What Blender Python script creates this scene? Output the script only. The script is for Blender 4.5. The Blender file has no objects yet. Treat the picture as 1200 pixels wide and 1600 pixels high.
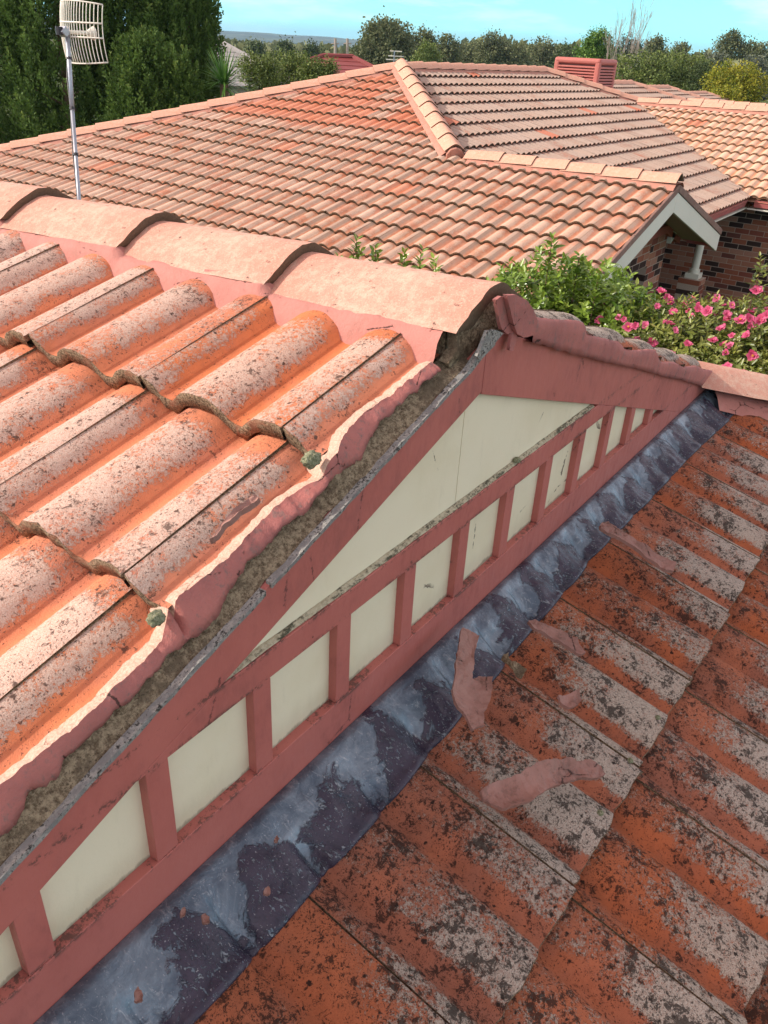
import bpy, bmesh, math, random
import numpy as np
from math import sin, cos, radians, pi, sqrt, atan2, floor
from mathutils import Vector, Matrix, noise as mnoise

scene = bpy.context.scene
COL = scene.collection
random.seed(7)
RNG = np.random.default_rng(11)

# ------------------------------------------------------------------ camera (origin of the world = eye point)
FPX = 1254.14
PITCH, ROLL, YAW = radians(29.961), radians(3.132), radians(33.785)
_h = np.array([cos(YAW), sin(YAW), 0.0]); _u = np.array([0, 0, 1.0])
CF = _h*cos(PITCH) - _u*sin(PITCH)
_r = np.cross(_h, _u); _uu = np.cross(_r, CF)
CR = cos(ROLL)*_r + sin(ROLL)*_uu
CU = -sin(ROLL)*_r + cos(ROLL)*_uu
cam_data = bpy.data.cameras.new('camera')
cam = bpy.data.objects.new('camera', cam_data)
COL.objects.link(cam)
cam_data.sensor_fit = 'VERTICAL'
cam_data.sensor_height = 32.0
cam_data.sensor_width = 24.0
cam_data.lens = 32.0*FPX/1600.0
cam_data.clip_start = 0.05
cam_data.clip_end = 20000
cam.matrix_world = Matrix(((CR[0], CU[0], -CF[0], 0), (CR[1], CU[1], -CF[1], 0), (CR[2], CU[2], -CF[2], 0), (0, 0, 0, 1)))
scene.camera = cam

# ------------------------------------------------------------------ sky and sun
SUN_AZ, SUN_EL = radians(55), radians(32)       # azimuth from -x towards +y
SUN = Vector((-cos(SUN_AZ)*cos(SUN_EL), sin(SUN_AZ)*cos(SUN_EL), sin(SUN_EL)))
world = bpy.data.worlds.new('World')
scene.world = world
world.use_nodes = True
wn, wl = world.node_tree.nodes, world.node_tree.links
wn.clear()
w_out = wn.new('ShaderNodeOutputWorld'); w_bg = wn.new('ShaderNodeBackground')
w_sky = wn.new('ShaderNodeTexSky')
w_sky.sky_type = 'NISHITA'; w_sky.sun_disc = False
w_sky.sun_elevation = SUN_EL
w_sky.sun_rotation = atan2(SUN.x, SUN.y)
w_sky.altitude = 0; w_sky.air_density = 1.0; w_sky.dust_density = 0.3; w_sky.ozone_density = 1.5
w_bg.inputs['Strength'].default_value = 0.15
# thin cirrus clouds low in the sky
w_tc = wn.new('ShaderNodeTexCoord'); w_map = wn.new('ShaderNodeMapping')
w_map.inputs['Scale'].default_value = (1.0, 1.0, 6.0)
w_n = wn.new('ShaderNodeTexNoise'); w_n.inputs['Scale'].default_value = 5.0; w_n.inputs['Detail'].default_value = 8
w_n.inputs['Roughness'].default_value = 0.6
w_r = wn.new('ShaderNodeValToRGB')
w_r.color_ramp.elements[0].position = 0.48; w_r.color_ramp.elements[1].position = 0.74
w_r.color_ramp.elements[0].color = (0, 0, 0, 1); w_r.color_ramp.elements[1].color = (1, 1, 1, 1)
w_tint = wn.new('ShaderNodeMixRGB'); w_tint.blend_type = 'MULTIPLY'; w_tint.inputs[0].default_value = 1.0
w_tint.inputs[2].default_value = (1, 1, 1, 1)
w_sep = wn.new('ShaderNodeSeparateXYZ'); w_mr = wn.new('ShaderNodeMapRange'); w_grade = wn.new('ShaderNodeMixRGB')
w_mr.inputs['From Min'].default_value = 0.06; w_mr.inputs['From Max'].default_value = 0.35
w_grade.inputs[1].default_value = (0.34, 0.87, 1.12, 1)      # low sky: clear cyan
w_grade.inputs[2].default_value = (2.95, 1.47, 0.88, 1)      # higher sky: boost added to brighten and warm the shaded faces
wl.new(w_tc.outputs['Generated'], w_sep.inputs[0]); wl.new(w_sep.outputs[2], w_mr.inputs['Value'])
wl.new(w_mr.outputs[0], w_grade.inputs[0]); wl.new(w_grade.outputs[0], w_tint.inputs[2])
w_mix = wn.new('ShaderNodeMixRGB'); w_mix.inputs[2].default_value = (6.5, 7.2, 7.6, 1)
w_mul = wn.new('ShaderNodeMath'); w_mul.operation = 'MULTIPLY'; w_mul.inputs[1].default_value = 0.5
wl.new(w_tc.outputs['Generated'], w_map.inputs['Vector']); wl.new(w_map.outputs[0], w_n.inputs['Vector'])
wl.new(w_n.outputs['Fac'], w_r.inputs[0]); wl.new(w_r.outputs[0], w_mul.inputs[0])
wl.new(w_sky.outputs[0], w_tint.inputs[1]); wl.new(w_tint.outputs[0], w_mix.inputs[1]); wl.new(w_mul.outputs[0], w_mix.inputs[0])
wl.new(w_mix.outputs[0], w_bg.inputs['Color']); wl.new(w_bg.outputs[0], w_out.inputs['Surface'])

sun_d = bpy.data.lights.new('sun', 'SUN')
sun_d.energy = 2.5; sun_d.angle = radians(0.5); sun_d.color = (1.0, 0.95, 0.86)
sun = bpy.data.objects.new('sun', sun_d); COL.objects.link(sun)
sun.rotation_euler = (-SUN).to_track_quat('-Z', 'Y').to_euler()
scene.view_settings.view_transform = 'Standard'
scene.view_settings.look = 'None'
scene.view_settings.gamma = 1.0
scene.view_settings.exposure = 1.0
scene.render.engine = 'CYCLES'
scene.cycles.max_bounces = 6

# ------------------------------------------------------------------ measuring helpers
def ray(x, y): return CF + CR*(x-600)/FPX - CU*(y-800)/FPX
def hit(px, n, p0):
    d = ray(*px); n = np.array(n, float)
    return d*((n@np.array(p0, float))/(n@d))
def wallp(px, y): return hit(px, (0, 1, 0), (0, y, 0))       # point on a vertical plane parallel to the gable
def atd(px, dist):
    d = ray(*px); return d*dist

# ------------------------------------------------------------------ object helpers
def tag(o, label=None, cat=None, group=None, kind=None):
    if label: o['label'] = label
    if cat: o['category'] = cat
    if group: o['group'] = group
    if kind: o['kind'] = kind
    return o
def empty(name, loc=(0, 0, 0), rz=0.0):
    o = bpy.data.objects.new(name, None); COL.objects.link(o)
    o.location = loc; o.rotation_euler = (0, 0, rz); o.empty_display_size = 0.2
    return o
WORLD = {}
def part(name, me, mat, parent, M=None, smooth=False):
    if mat is not None:
        me.materials.clear(); me.materials.append(mat)
    if smooth:
        me.polygons.foreach_set('use_smooth', np.ones(len(me.polygons), dtype=bool))
    o = bpy.data.objects.new(name, me); COL.objects.link(o)
    W = M if M is not None else Matrix.Identity(4)
    if parent is not None:
        o.parent = parent
        PW = WORLD.get(parent.name)
        if PW is None: PW = Matrix.LocRotScale(parent.location, parent.rotation_euler, parent.scale)
        o.matrix_basis = PW.inverted() @ W
    else:
        o.matrix_basis = W
    WORLD[o.name] = W.copy()
    return o
def mesh_np(name, V, Q, uv=None, uv2=None):
    """V (n,3), Q (m,k) constant size faces, uv per vertex (n,2)"""
    V = np.asarray(V, np.float32); Q = np.asarray(Q, np.int32)
    me = bpy.data.meshes.new(name)
    m, k = Q.shape
    me.vertices.add(len(V)); me.vertices.foreach_set('co', V.ravel())
    me.loops.add(m*k); me.loops.foreach_set('vertex_index', Q.ravel())
    me.polygons.add(m)
    me.polygons.foreach_set('loop_start', np.arange(0, m*k, k, dtype=np.int32))
    if uv is not None:
        l = me.uv_layers.new(name='tile'); l.data.foreach_set('uv', np.asarray(uv, np.float32)[Q.ravel()].ravel())
    if uv2 is not None:      # per vertex
        l = me.uv_layers.new(name='rnd'); l.data.foreach_set('uv', np.asarray(uv2, np.float32)[Q.ravel()].ravel())
    me.update(calc_edges=True)
    me.validate()
    return me
def bm_mesh(name, bm):
    me = bpy.data.meshes.new(name); bm.normal_update(); bm.to_mesh(me); bm.free(); return me
class MB:
    """collects shapes into one mesh"""
    def __init__(s): s.V = []; s.F = []
    def box(s, x0, x1, y0, y1, z0, z1):
        b = len(s.V)
        s.V += [(x0, y0, z0), (x1, y0, z0), (x1, y1, z0), (x0, y1, z0), (x0, y0, z1), (x1, y0, z1), (x1, y1, z1), (x0, y1, z1)]
        s.F += [tuple(b+i for i in f) for f in ((3, 2, 1, 0), (4, 5, 6, 7), (0, 1, 5, 4), (1, 2, 6, 5), (2, 3, 7, 6), (3, 0, 4, 7))]
        return s
    def tube(s, pts, r, n=8, cap=True, r1=None):
        pts = [Vector(p) for p in pts]; b0 = len(s.V); m = len(pts)
        prev = None
        for i, p in enumerate(pts):
            t = (pts[min(i+1, m-1)] - pts[max(i-1, 0)]).normalized()
            a = Vector((0, 0, 1)) if abs(t.z) < 0.9 else Vector((1, 0, 0))
            if prev is not None: a = prev
            u = (a - t*a.dot(t)).normalized(); w = t.cross(u); prev = u
            rr = r if r1 is None else r + (r1-r)*i/(m-1)
            for k in range(n):
                q = 2*pi*k/n
                s.V.append(tuple(p + u*cos(q)*rr + w*sin(q)*rr))
        for i in range(m-1):
            for k in range(n):
                a0 = b0+i*n+k; a1 = b0+i*n+(k+1) % n
                s.F.append((a0, a1, a1+n, a0+n))
        if cap:
            s.F.append(tuple(b0+k for k in reversed(range(n)))); s.F.append(tuple(b0+(m-1)*n+k for k in range(n)))
        return s
    def prism(s, poly, f0, f1):
        """poly list of 2d; f0,f1 map 2d->3d for both sides"""
        b = len(s.V); n = len(poly)
        s.V += [tuple(f0(p)) for p in poly] + [tuple(f1(p)) for p in poly]
        s.F.append(tuple(b+i for i in range(n))); s.F.append(tuple(b+n+i for i in reversed(range(n))))
        for i in range(n):
            j = (i+1) % n
            s.F.append((b+i, b+n+i, b+n+j, b+j))
        return s
    def mesh(s, name, bevel=0, seg=2):
        bm = bmesh.new()
        vs = [bm.verts.new(v) for v in s.V]
        for f in s.F:
            try: bm.faces.new([vs[i] for i in f])
            except ValueError: pass
        bmesh.ops.recalc_face_normals(bm, faces=bm.faces)
        if bevel:
            bmesh.ops.bevel(bm, geom=[e for e in bm.edges], offset=bevel, segments=seg, affect='EDGES', profile=0.5, clamp_overlap=True)
        return bm_mesh(name, bm)

# ------------------------------------------------------------------ material helpers
class NT:
    def __init__(s, name):
        s.m = bpy.data.materials.new(name); s.m.use_nodes = True
        s.t = s.m.node_tree; s.n = s.t.nodes; s.l = s.t.links
        s.p = s.n['Principled BSDF']; s.out = s.n['Material Output']
    def _in(s, sock, v):
        if isinstance(v, bpy.types.NodeSocket): s.l.new(v, sock)
        elif v is not None:
            if isinstance(v, (tuple, list)) and len(v) == 3 and sock.type == 'RGBA': v = (*v, 1)
            sock.default_value = v
    def math(s, op, a, b=None, c=None, clamp=False):
        n = s.n.new('ShaderNodeMath'); n.operation = op; n.use_clamp = clamp
        s._in(n.inputs[0], a)
        if b is not None: s._in(n.inputs[1], b)
        if c is not None: s._in(n.inputs[2], c)
        return n.outputs[0]
    def add(s, a, b): return s.math('ADD', a, b)
    def mul(s, a, b): return s.math('MULTIPLY', a, b)
    def sub(s, a, b): return s.math('SUBTRACT', a, b)
    def smooth(s, x, a, b, o0=0.0, o1=1.0):
        n = s.n.new('ShaderNodeMapRange'); n.interpolation_type = 'SMOOTHSTEP'
        s._in(n.inputs['Value'], x); n.inputs['From Min'].default_value = a; n.inputs['From Max'].default_value = b
        n.inputs['To Min'].default_value = o0; n.inputs['To Max'].default_value = o1
        return n.outputs[0]
    def mix(s, f, a, b, mode='MIX'):
        n = s.n.new('ShaderNodeMix'); n.data_type = 'RGBA'; n.blend_type = mode; n.clamp_factor = True
        s._in(n.inputs[0], f); s._in(n.inputs[6], a); s._in(n.inputs[7], b)
        return n.outputs[2]
    def obj(s):
        return s.n.new('ShaderNodeTexCoord').outputs['Object']
    def geo(s): return s.n.new('ShaderNodeNewGeometry')
    def mapped(s, vec, scale=(1, 1, 1), loc=(0, 0, 0), rot=(0, 0, 0)):
        n = s.n.new('ShaderNodeMapping'); s._in(n.inputs['Vector'], vec)
        n.inputs['Scale'].default_value = scale; n.inputs['Location'].default_value = loc; n.inputs['Rotation'].default_value = rot
        return n.outputs[0]
    def noise(s, vec, scale, detail=4, rough=0.55, dist=0.0):
        n = s.n.new('ShaderNodeTexNoise'); s._in(n.inputs['Vector'], vec)
        n.inputs['Scale'].default_value = scale; n.inputs['Detail'].default_value = detail
        n.inputs['Roughness'].default_value = rough; n.inputs['Distortion'].default_value = dist
        return n.outputs['Fac']
    def voro(s, vec, scale, feature='F1', out='Distance', rnd=1.0):
        n = s.n.new('ShaderNodeTexVoronoi'); s._in(n.inputs['Vector'], vec)
        n.feature = feature; n.inputs['Scale'].default_value = scale; n.inputs['Randomness'].default_value = rnd
        return n.outputs[out]
    def uv(s, name):
        n = s.n.new('ShaderNodeUVMap'); n.uv_map = name
        q = s.n.new('ShaderNodeSeparateXYZ'); s.l.new(n.outputs[0], q.inputs[0]); return q.outputs
    def sep(s, v):
        q = s.n.new('ShaderNodeSeparateXYZ'); s._in(q.inputs[0], v); return q.outputs
    def bump(s, h, dist=0.002, strength=1.0, normal=None):
        n = s.n.new('ShaderNodeBump'); s._in(n.inputs['Height'], h)
        n.inputs['Distance'].default_value = dist; n.inputs['Strength'].default_value = strength
        if normal is not None: s.l.new(normal, n.inputs['Normal'])
        return n.outputs[0]
    def done(s, color, rough=0.8, normal=None, spec=0.3, metal=0.0):
        s._in(s.p.inputs['Base Color'], color); s._in(s.p.inputs['Roughness'], rough)
        s.p.inputs['Specular IOR Level'].default_value = spec
        s._in(s.p.inputs['Metallic'], metal)
        if normal is not None: s.l.new(normal, s.p.inputs['Normal'])
        return s.m

def tile_material(name, orange, orange2, lich_a, lich_b, black=(0.03, 0.024, 0.02), amt=0.6, spots=0.5, cover=0.5,
                  joint_grey=0.0, fine=1.0, vstart=0.62, bumpd=0.0018, red=None, redfn=None, tail=1.0, tone=0.12):
    t = NT(name); ob = t.obj(); uv = t.uv('tile'); rd = t.uv('rnd')
    u, v = uv[0], uv[1]
    ph = t.math('FRACT', t.mul(u, 2.0))
    crown = t.sub(1.0, t.mul(t.math('ABSOLUTE', t.sub(ph, 0.5)), 2.0))      # 0 pan .. 1 crown
    cm = t.smooth(crown, 0.12, 0.42)
    vf = t.smooth(v, vstart, 1.0, 1.0, 0.0)
    n1 = t.noise(ob, 8*fine, 3, 0.6); nm = t.noise(ob, 30*fine, 3, 0.6); n2 = t.noise(ob, 150*fine, 5, 0.8); n3 = t.noise(ob, 480*fine, 2, 0.7)
    grain = t.add(t.mul(n2, 0.65), t.mul(n3, 0.35))
    base = t.mix(t.smooth(n1, 0.35, 0.65), orange, orange2)
    base = t.mix(t.mul(t.smooth(nm, 0.42, 0.7), 0.45), base, tuple(c*0.66 for c in orange))
    base = t.mix(t.mul(t.smooth(n2, 0.5, 0.72), 0.35), base, tuple(c*0.7 for c in orange2))
    # lichen and weathering: a dithered cover, dense on the crowns towards the tail
    nl = t.noise(ob, 3.1*fine, 3, 0.6)
    D = t.add(t.mul(cm, t.add(t.mul(vf, 0.75), 0.25)), t.add(t.mul(t.sub(n1, 0.5), 1.2), t.add(t.mul(t.sub(nm, 0.5), 1.0), t.mul(t.sub(nl, 0.5), 1.5))))
    D = t.add(D, t.mul(t.sub(rd[0], 0.5), 0.45))
    L = t.smooth(t.add(D, t.mul(t.sub(grain, 0.5), 4.4)), 1.10-cover, 1.42-cover)
    L = t.mul(t.mul(L, amt), t.smooth(D, 0.12, 0.5))
    lich = t.mix(t.smooth(n3, 0.35, 0.7), lich_a, lich_b)
    if joint_grey > 0:    # the roll with the side lap weathers greyer on most tiles
        jg = t.mul(t.smooth(t.math('FRACT', t.sub(u, 0.02)), 0.49, 0.52), joint_grey)
        jg = t.mul(jg, t.smooth(rd[1], 0.15, 0.6))
        jg = t.mul(jg, cm)
        lich = t.mix(jg, lich, (0.29, 0.245, 0.20)); L = t.math('MAXIMUM', L, t.mul(jg, t.smooth(nm, 0.2, 0.5)))
    col = t.mix(L, base, lich)
    # black lichen: irregular dots of two sizes whose density follows a clump field
    nz = t.n.new('ShaderNodeTexNoise'); t._in(nz.inputs['Vector'], ob); nz.inputs['Scale'].default_value = 210*fine; nz.inputs['Detail'].default_value = 3
    sc = t.n.new('ShaderNodeVectorMath'); sc.operation = 'SCALE'; t.l.new(nz.outputs['Color'], sc.inputs[0]); sc.inputs['Scale'].default_value = 0.011/fine
    wob = t.n.new('ShaderNodeVectorMath'); wob.operation = 'ADD'; t._in(wob.inputs[0], ob); t.l.new(sc.outputs[0], wob.inputs[1])
    B = t.add(t.mul(t.sub(t.noise(ob, 19*fine, 4, 0.65), 0.5), 2.6), t.mul(cm, 0.28))
    B = t.add(B, t.add(t.mul(t.sub(n1, 0.5), 0.9), t.add(t.mul(t.sub(t.noise(ob, 70*fine, 3, 0.6), 0.5), 1.3), spots-0.48)))
    S = None
    for scl, k, rr in ((75*fine, 0.55, 0.36), (170*fine, 0.9, 0.42), (360*fine, 1.0, 0.45)):
        vn = t.n.new('ShaderNodeTexVoronoi'); t.l.new(wob.outputs[0], vn.inputs['Vector']); vn.inputs['Scale'].default_value = scl
        r3 = t.sep(vn.outputs['Color'])
        has = t.smooth(t.sub(t.mul(B, k), r3[0]), -0.02, 0.10)
        rad = t.mul(t.add(0.35, t.mul(r3[1], 0.65)), rr)
        q = t.mul(has, t.smooth(t.sub(rad, vn.outputs['Distance']), -0.05, 0.14))
        S = q if S is None else t.math('MAXIMUM', S, t.mul(q, 0.85))
    nb1 = t.noise(ob, 85*fine, 6, 0.82, 0.6); nb2 = t.noise(ob, 24*fine, 3, 0.6)
    bl = t.add(t.add(nb1, t.mul(t.sub(nb2, 0.5), 0.55)), t.add(t.mul(t.sub(n1, 0.5), 0.22), t.mul(cm, 0.035)))
    S2 = t.smooth(bl, 0.745-0.17*spots, 0.80-0.17*spots)
    S = t.math('MAXIMUM', S, t.mul(S2, 0.9))
    col = t.mix(t.mul(S, 0.94), col, black)
    hsv = t.n.new('ShaderNodeHueSaturation'); t._in(hsv.inputs['Color'], col)
    t._in(hsv.inputs['Value'], t.add(1-tone/2, t.mul(rd[0], tone))); t._in(hsv.inputs['Saturation'], t.add(0.95, t.mul(rd[1], 0.1)))
    col = hsv.outputs[0]
    if redfn: col = redfn(t, col, ob, uv, rd)
    # broken grey-brown concrete on the tail face
    tailm = t.smooth(v, 0.0, -0.02)
    conc = t.mix(t.smooth(t.noise(ob, 260*fine, 3, 0.8), 0.35, 0.65), tuple(c*tail for c in (0.06, 0.040, 0.024)), tuple(c*tail for c in (0.36, 0.26, 0.165)))
    conc = t.mix(t.mul(t.smooth(nm, 0.52, 0.62), 0.5), conc, tuple(c*0.5 for c in orange2))
    col = t.mix(tailm, col, conc)
    h = t.add(t.mul(n3, 0.6), t.add(t.mul(n2, 0.9), t.mul(S, 0.3)))
    nb = t.bump(t.add(h, t.mul(L, 0.35)), bumpd, 0.8)
    return t.done(col, 0.9, nb, 0.18)

def red_paint():
    t = NT('indian_red_paint'); ob = t.obj(); s = t.sep(ob)
    n1 = t.noise(ob, 7, 5, 0.65); n2 = t.noise(t.mapped(ob, (1, 1, 0.4)), 55, 5, 0.7); n3 = t.noise(ob, 260, 2); n4 = t.noise(ob, 120, 5, 0.75)
    col = t.mix(t.smooth(n1, 0.35, 0.7), (0.46, 0.145, 0.118), (0.41, 0.124, 0.102))
    col = t.mix(t.mul(t.smooth(t.add(t.mul(n1, 0.5), t.mul(n2, 0.5)), 0.50, 0.72), 0.4), col, (0.22, 0.08, 0.07))
    # wear where the rails catch the weather: along their upper edges
    for z0 in (-0.986, -0.762, -0.813):
        band = t.smooth(t.math('ABSOLUTE', t.sub(s[2], z0)), 0.009, 0.002)
        col = t.mix(t.mul(t.mul(band, t.smooth(t.add(t.mul(n4, 0.6), t.mul(n1, 0.4)), 0.50, 0.56)), 0.8), col, (0.10, 0.055, 0.045))
    vn = t.voro(t.mapped(ob, (1, 0.2, 1)), 24); pick = t.smooth(t.noise(ob, 13, 2), 0.60, 0.64)
    nail = t.mul(t.smooth(vn, 0.05, 0.03), pick)
    col = t.mix(t.mul(nail, 0.8), col, (0.06, 0.03, 0.025))
    ve = t.add(t.voro(t.mapped(ob, (1, 1, 0.6)), 7, 'DISTANCE_TO_EDGE'), t.mul(t.sub(n4, 0.5), 0.16))
    cr = t.mul(t.smooth(ve, 0.006, 0.001), t.smooth(n1, 0.56, 0.60)); col = t.mix(t.mul(cr, 0.7), col, (0.10, 0.04, 0.035))
    nb = t.bump(t.sub(t.add(t.mul(n2, 0.6), t.mul(n3, 0.35)), t.add(nail, cr)), 0.0011, 0.7)
    return t.done(col, t.smooth(n2, 0.3, 0.7, 0.42, 0.62), nb, 0.35)
def paint_material(name, c, c2=None, grime=(0.05, 0.035, 0.03), amt=0.35, rough=0.55, gs=9, bump=0.0008, fine=260):
    t = NT(name); ob = t.obj(); c2 = c2 or tuple(x*0.82 for x in c)
    n1 = t.noise(ob, gs, 5, 0.65); n2 = t.noise(ob, 60, 5, 0.7); n3 = t.noise(ob, fine, 2)
    col = t.mix(t.smooth(n1, 0.35, 0.7), c, c2)
    col = t.mix(t.mul(t.smooth(t.add(t.mul(n1, 0.5), t.mul(n2, 0.5)), 0.52, 0.75), amt), col, grime)
    nb = t.bump(t.add(t.mul(n2, 0.6), t.mul(n3, 0.4)), bump, 0.6)
    return t.done(col, t.smooth(n2, 0.3, 0.7, rough-0.08, rough+0.12), nb, 0.35)

M = {}
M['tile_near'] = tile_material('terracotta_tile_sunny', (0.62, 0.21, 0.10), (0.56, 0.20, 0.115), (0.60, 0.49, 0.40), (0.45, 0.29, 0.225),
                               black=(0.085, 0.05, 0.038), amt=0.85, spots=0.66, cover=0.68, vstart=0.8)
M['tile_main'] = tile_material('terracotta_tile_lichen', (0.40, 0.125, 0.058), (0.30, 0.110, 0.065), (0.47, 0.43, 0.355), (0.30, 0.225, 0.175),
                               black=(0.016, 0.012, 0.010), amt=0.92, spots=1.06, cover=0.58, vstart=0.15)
def red_patch(t, col, ob, uv, rd):
    # replaced brighter red tiles high on the slope
    s = t.sep(ob)
    n = t.noise(ob, 0.5, 1)
    m = t.smooth(t.add(t.add(t.mul(s[1], 1.0), t.mul(s[0], -0.02)), t.mul(n, 1.6)), -1.45, -1.0)
    m = t.mul(m, t.smooth(rd[1], 0.12, 0.3))
    m = t.math('MAXIMUM', t.mul(m, 0.80), t.mul(t.smooth(rd[1], 0.990, 0.992), 0.6))
    return t.mix(t.mul(m, 0.75), col, (0.60, 0.17, 0.08))
M['tile_far_a'] = tile_material('terracotta_tile_neighbour', (0.47, 0.20, 0.12), (0.50, 0.26, 0.165), (0.60, 0.47, 0.35), (0.45, 0.33, 0.26),
                                black=(0.16, 0.10, 0.08), amt=0.7, spots=0.14, cover=0.55, joint_grey=0.75, fine=0.6, vstart=0.8, redfn=red_patch, tail=0.5)
def red_few(t, col, ob, uv, rd):
    return t.mix(t.mul(t.smooth(rd[1], 0.975, 0.98), 0.7), col, (0.52, 0.15, 0.08))
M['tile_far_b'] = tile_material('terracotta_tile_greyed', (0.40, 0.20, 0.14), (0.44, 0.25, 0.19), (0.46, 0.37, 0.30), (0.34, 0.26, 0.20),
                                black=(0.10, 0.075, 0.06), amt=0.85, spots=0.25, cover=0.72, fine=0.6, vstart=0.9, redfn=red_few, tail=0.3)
M['tile_far_c'] = tile_material('terracotta_tile_pale', (0.60, 0.29, 0.17), (0.64, 0.36, 0.23), (0.66, 0.50, 0.37), (0.58, 0.43, 0.31),
                                black=(0.2, 0.13, 0.1), amt=0.7, spots=0.1, cover=0.6, joint_grey=0.35, fine=0.6, vstart=0.8, redfn=red_few)
def cap_material(name, a, b, light, dark, amt=0.6, fine=1.0):
    t = NT(name); ob = t.obj()
    n1 = t.noise(ob, 5*fine, 4, 0.6); n2 = t.noise(ob, 45*fine, 6, 0.72); n3 = t.noise(ob, 300*fine, 2)
    col = t.mix(t.smooth(n1, 0.35, 0.65), a, b)
    col = t.mix(t.mul(t.smooth(t.add(t.mul(n1, 0.35), t.mul(n2, 0.65)), 0.44, 0.62), amt), col, light)
    col = t.mix(t.mul(t.smooth(n3, 0.52, 0.72), 0.5), col, tuple(x*1.12 for x in light)); col = t.mix(t.mul(t.smooth(t.noise(ob, 210*fine, 4, 0.8), 0.50, 0.66), 0.5), col, tuple(x*0.55 for x in b))
    wn_ = t.noise(ob, 26*fine, 4, 0.7)
    vd = t.voro(t.mapped(ob, (1, 0.8, 1)), 62*fine)
    S = t.smooth(t.sub(t.smooth(wn_, 0.52, 0.74, 0.0, 0.42), vd), 0.0, 0.14)
    S = t.math('MAXIMUM', S, t.smooth(t.add(t.noise(ob, 75*fine, 6, 0.82, 0.5), t.mul(t.sub(wn_, 0.5), 0.4)), 0.635, 0.69))
    col = t.mix(t.mul(S, 0.8), col, dark)
    # exposed broken ends
    uv = t.uv('tile')
    conc = t.mix(t.noise(ob, 200*fine, 4, 0.75), (0.035, 0.022, 0.015), (0.26, 0.17, 0.11))
    col = t.mix(t.smooth(uv[0], 0.5, 0.6), col, conc)
    nb = t.bump(t.add(t.mul(n2, 0.7), t.add(t.mul(n3, 0.5), t.mul(S, -0.4))), 0.002, 0.8)
    return t.done(col, 0.9, nb, 0.2)
M['cap_near'] = cap_material('ridge_cap_concrete', (0.53, 0.245, 0.175), (0.55, 0.29, 0.215), (0.58, 0.44, 0.33), (0.10, 0.06, 0.045), 0.60)
M['cap_far'] = cap_material('ridge_cap_neighbour', (0.62, 0.33, 0.23), (0.60, 0.29, 0.19), (0.64, 0.45, 0.34), (0.2, 0.12, 0.09), 0.5, 0.5)
M['cap_dark'] = cap_material('ridge_cap_weathered', (0.20, 0.115, 0.09), (0.24, 0.14, 0.11), (0.30, 0.22, 0.18), (0.06, 0.04, 0.03), 0.5, 0.5)

def mortar_paint(name, c, c2, dirt, amt=0.4, worn=0.0):
    t = NT(name); ob = t.obj()
    n1 = t.noise(ob, 12, 5, 0.65); n2 = t.noise(ob, 70, 6, 0.78); n3 = t.noise(ob, 320, 2)
    col = t.mix(t.smooth(n1, 0.35, 0.68), c, c2)
    col = t.mix(t.mul(t.smooth(t.noise(t.mapped(ob, (1, 1, 0.5)), 26, 6, 0.8), 0.54, 0.62), amt*0.8), col, dirt)
    col = t.mix(t.mul(t.smooth(n2, 0.54, 0.68), amt), col, dirt)
    # hairline cracks
    ve = t.voro(t.mapped(ob, (1, 1, 1)), 9, 'DISTANCE_TO_EDGE')
    w = t.add(ve, t.mul(t.sub(n2, 0.5), 0.10))
    cr = t.mul(t.smooth(w, 0.010, 0.002), t.smooth(n1, 0.53, 0.57))
    col = t.mix(t.mul(cr, 0.85), col, (0.05, 0.03, 0.025))
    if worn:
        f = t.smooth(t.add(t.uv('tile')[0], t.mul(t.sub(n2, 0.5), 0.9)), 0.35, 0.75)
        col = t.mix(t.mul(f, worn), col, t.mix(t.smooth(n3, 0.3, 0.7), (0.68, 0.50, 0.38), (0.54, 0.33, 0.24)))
    nb = t.bump(t.sub(t.add(t.mul(n2, 0.8), t.mul(n3, 0.3)), t.mul(cr, 0.8)), 0.003, 0.9)
    return t.done(col, 0.75, nb, 0.25)
M['bedding'] = mortar_paint('pink_flexible_pointing', (0.50, 0.21, 0.17), (0.44, 0.18, 0.145), (0.34, 0.17, 0.13), 0.55)
M['far_pointing'] = mortar_paint('faded_terracotta_pointing', (0.46, 0.22, 0.16), (0.42, 0.19, 0.135), (0.34, 0.18, 0.13), 0.4)
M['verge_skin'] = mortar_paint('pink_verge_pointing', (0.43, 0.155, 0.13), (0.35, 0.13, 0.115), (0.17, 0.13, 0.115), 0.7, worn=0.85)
M['flake'] = mortar_paint('loose_pink_flake', (0.34, 0.185, 0.150), (0.27, 0.14, 0.112), (0.12, 0.075, 0.06), 0.5)
def bare_mortar():
    t = NT('bare_sandy_mortar'); ob = t.obj()
    n1 = t.noise(ob, 16, 5, 0.7); n2 = t.noise(ob, 130, 6, 0.8); n3 = t.noise(ob, 420, 2, 0.7)
    col = t.mix(t.smooth(n2, 0.36, 0.62), (0.15, 0.105, 0.066), (0.46, 0.36, 0.235))
    col = t.mix(t.mul(t.smooth(n1, 0.5, 0.62), 0.75), col, (0.16, 0.12, 0.08))
    col = t.mix(t.mul(t.smooth(n3, 0.55, 0.7), 0.6), col, (0.02, 0.017, 0.014))
    return t.done(col, 0.97, t.bump(t.add(n2, t.mul(n3, 0.7)), 0.006, 1.0), 0.1)
M['bare_mortar'] = bare_mortar()
M['paint_red'] = red_paint()
BZ1_ = -0.986
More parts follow.
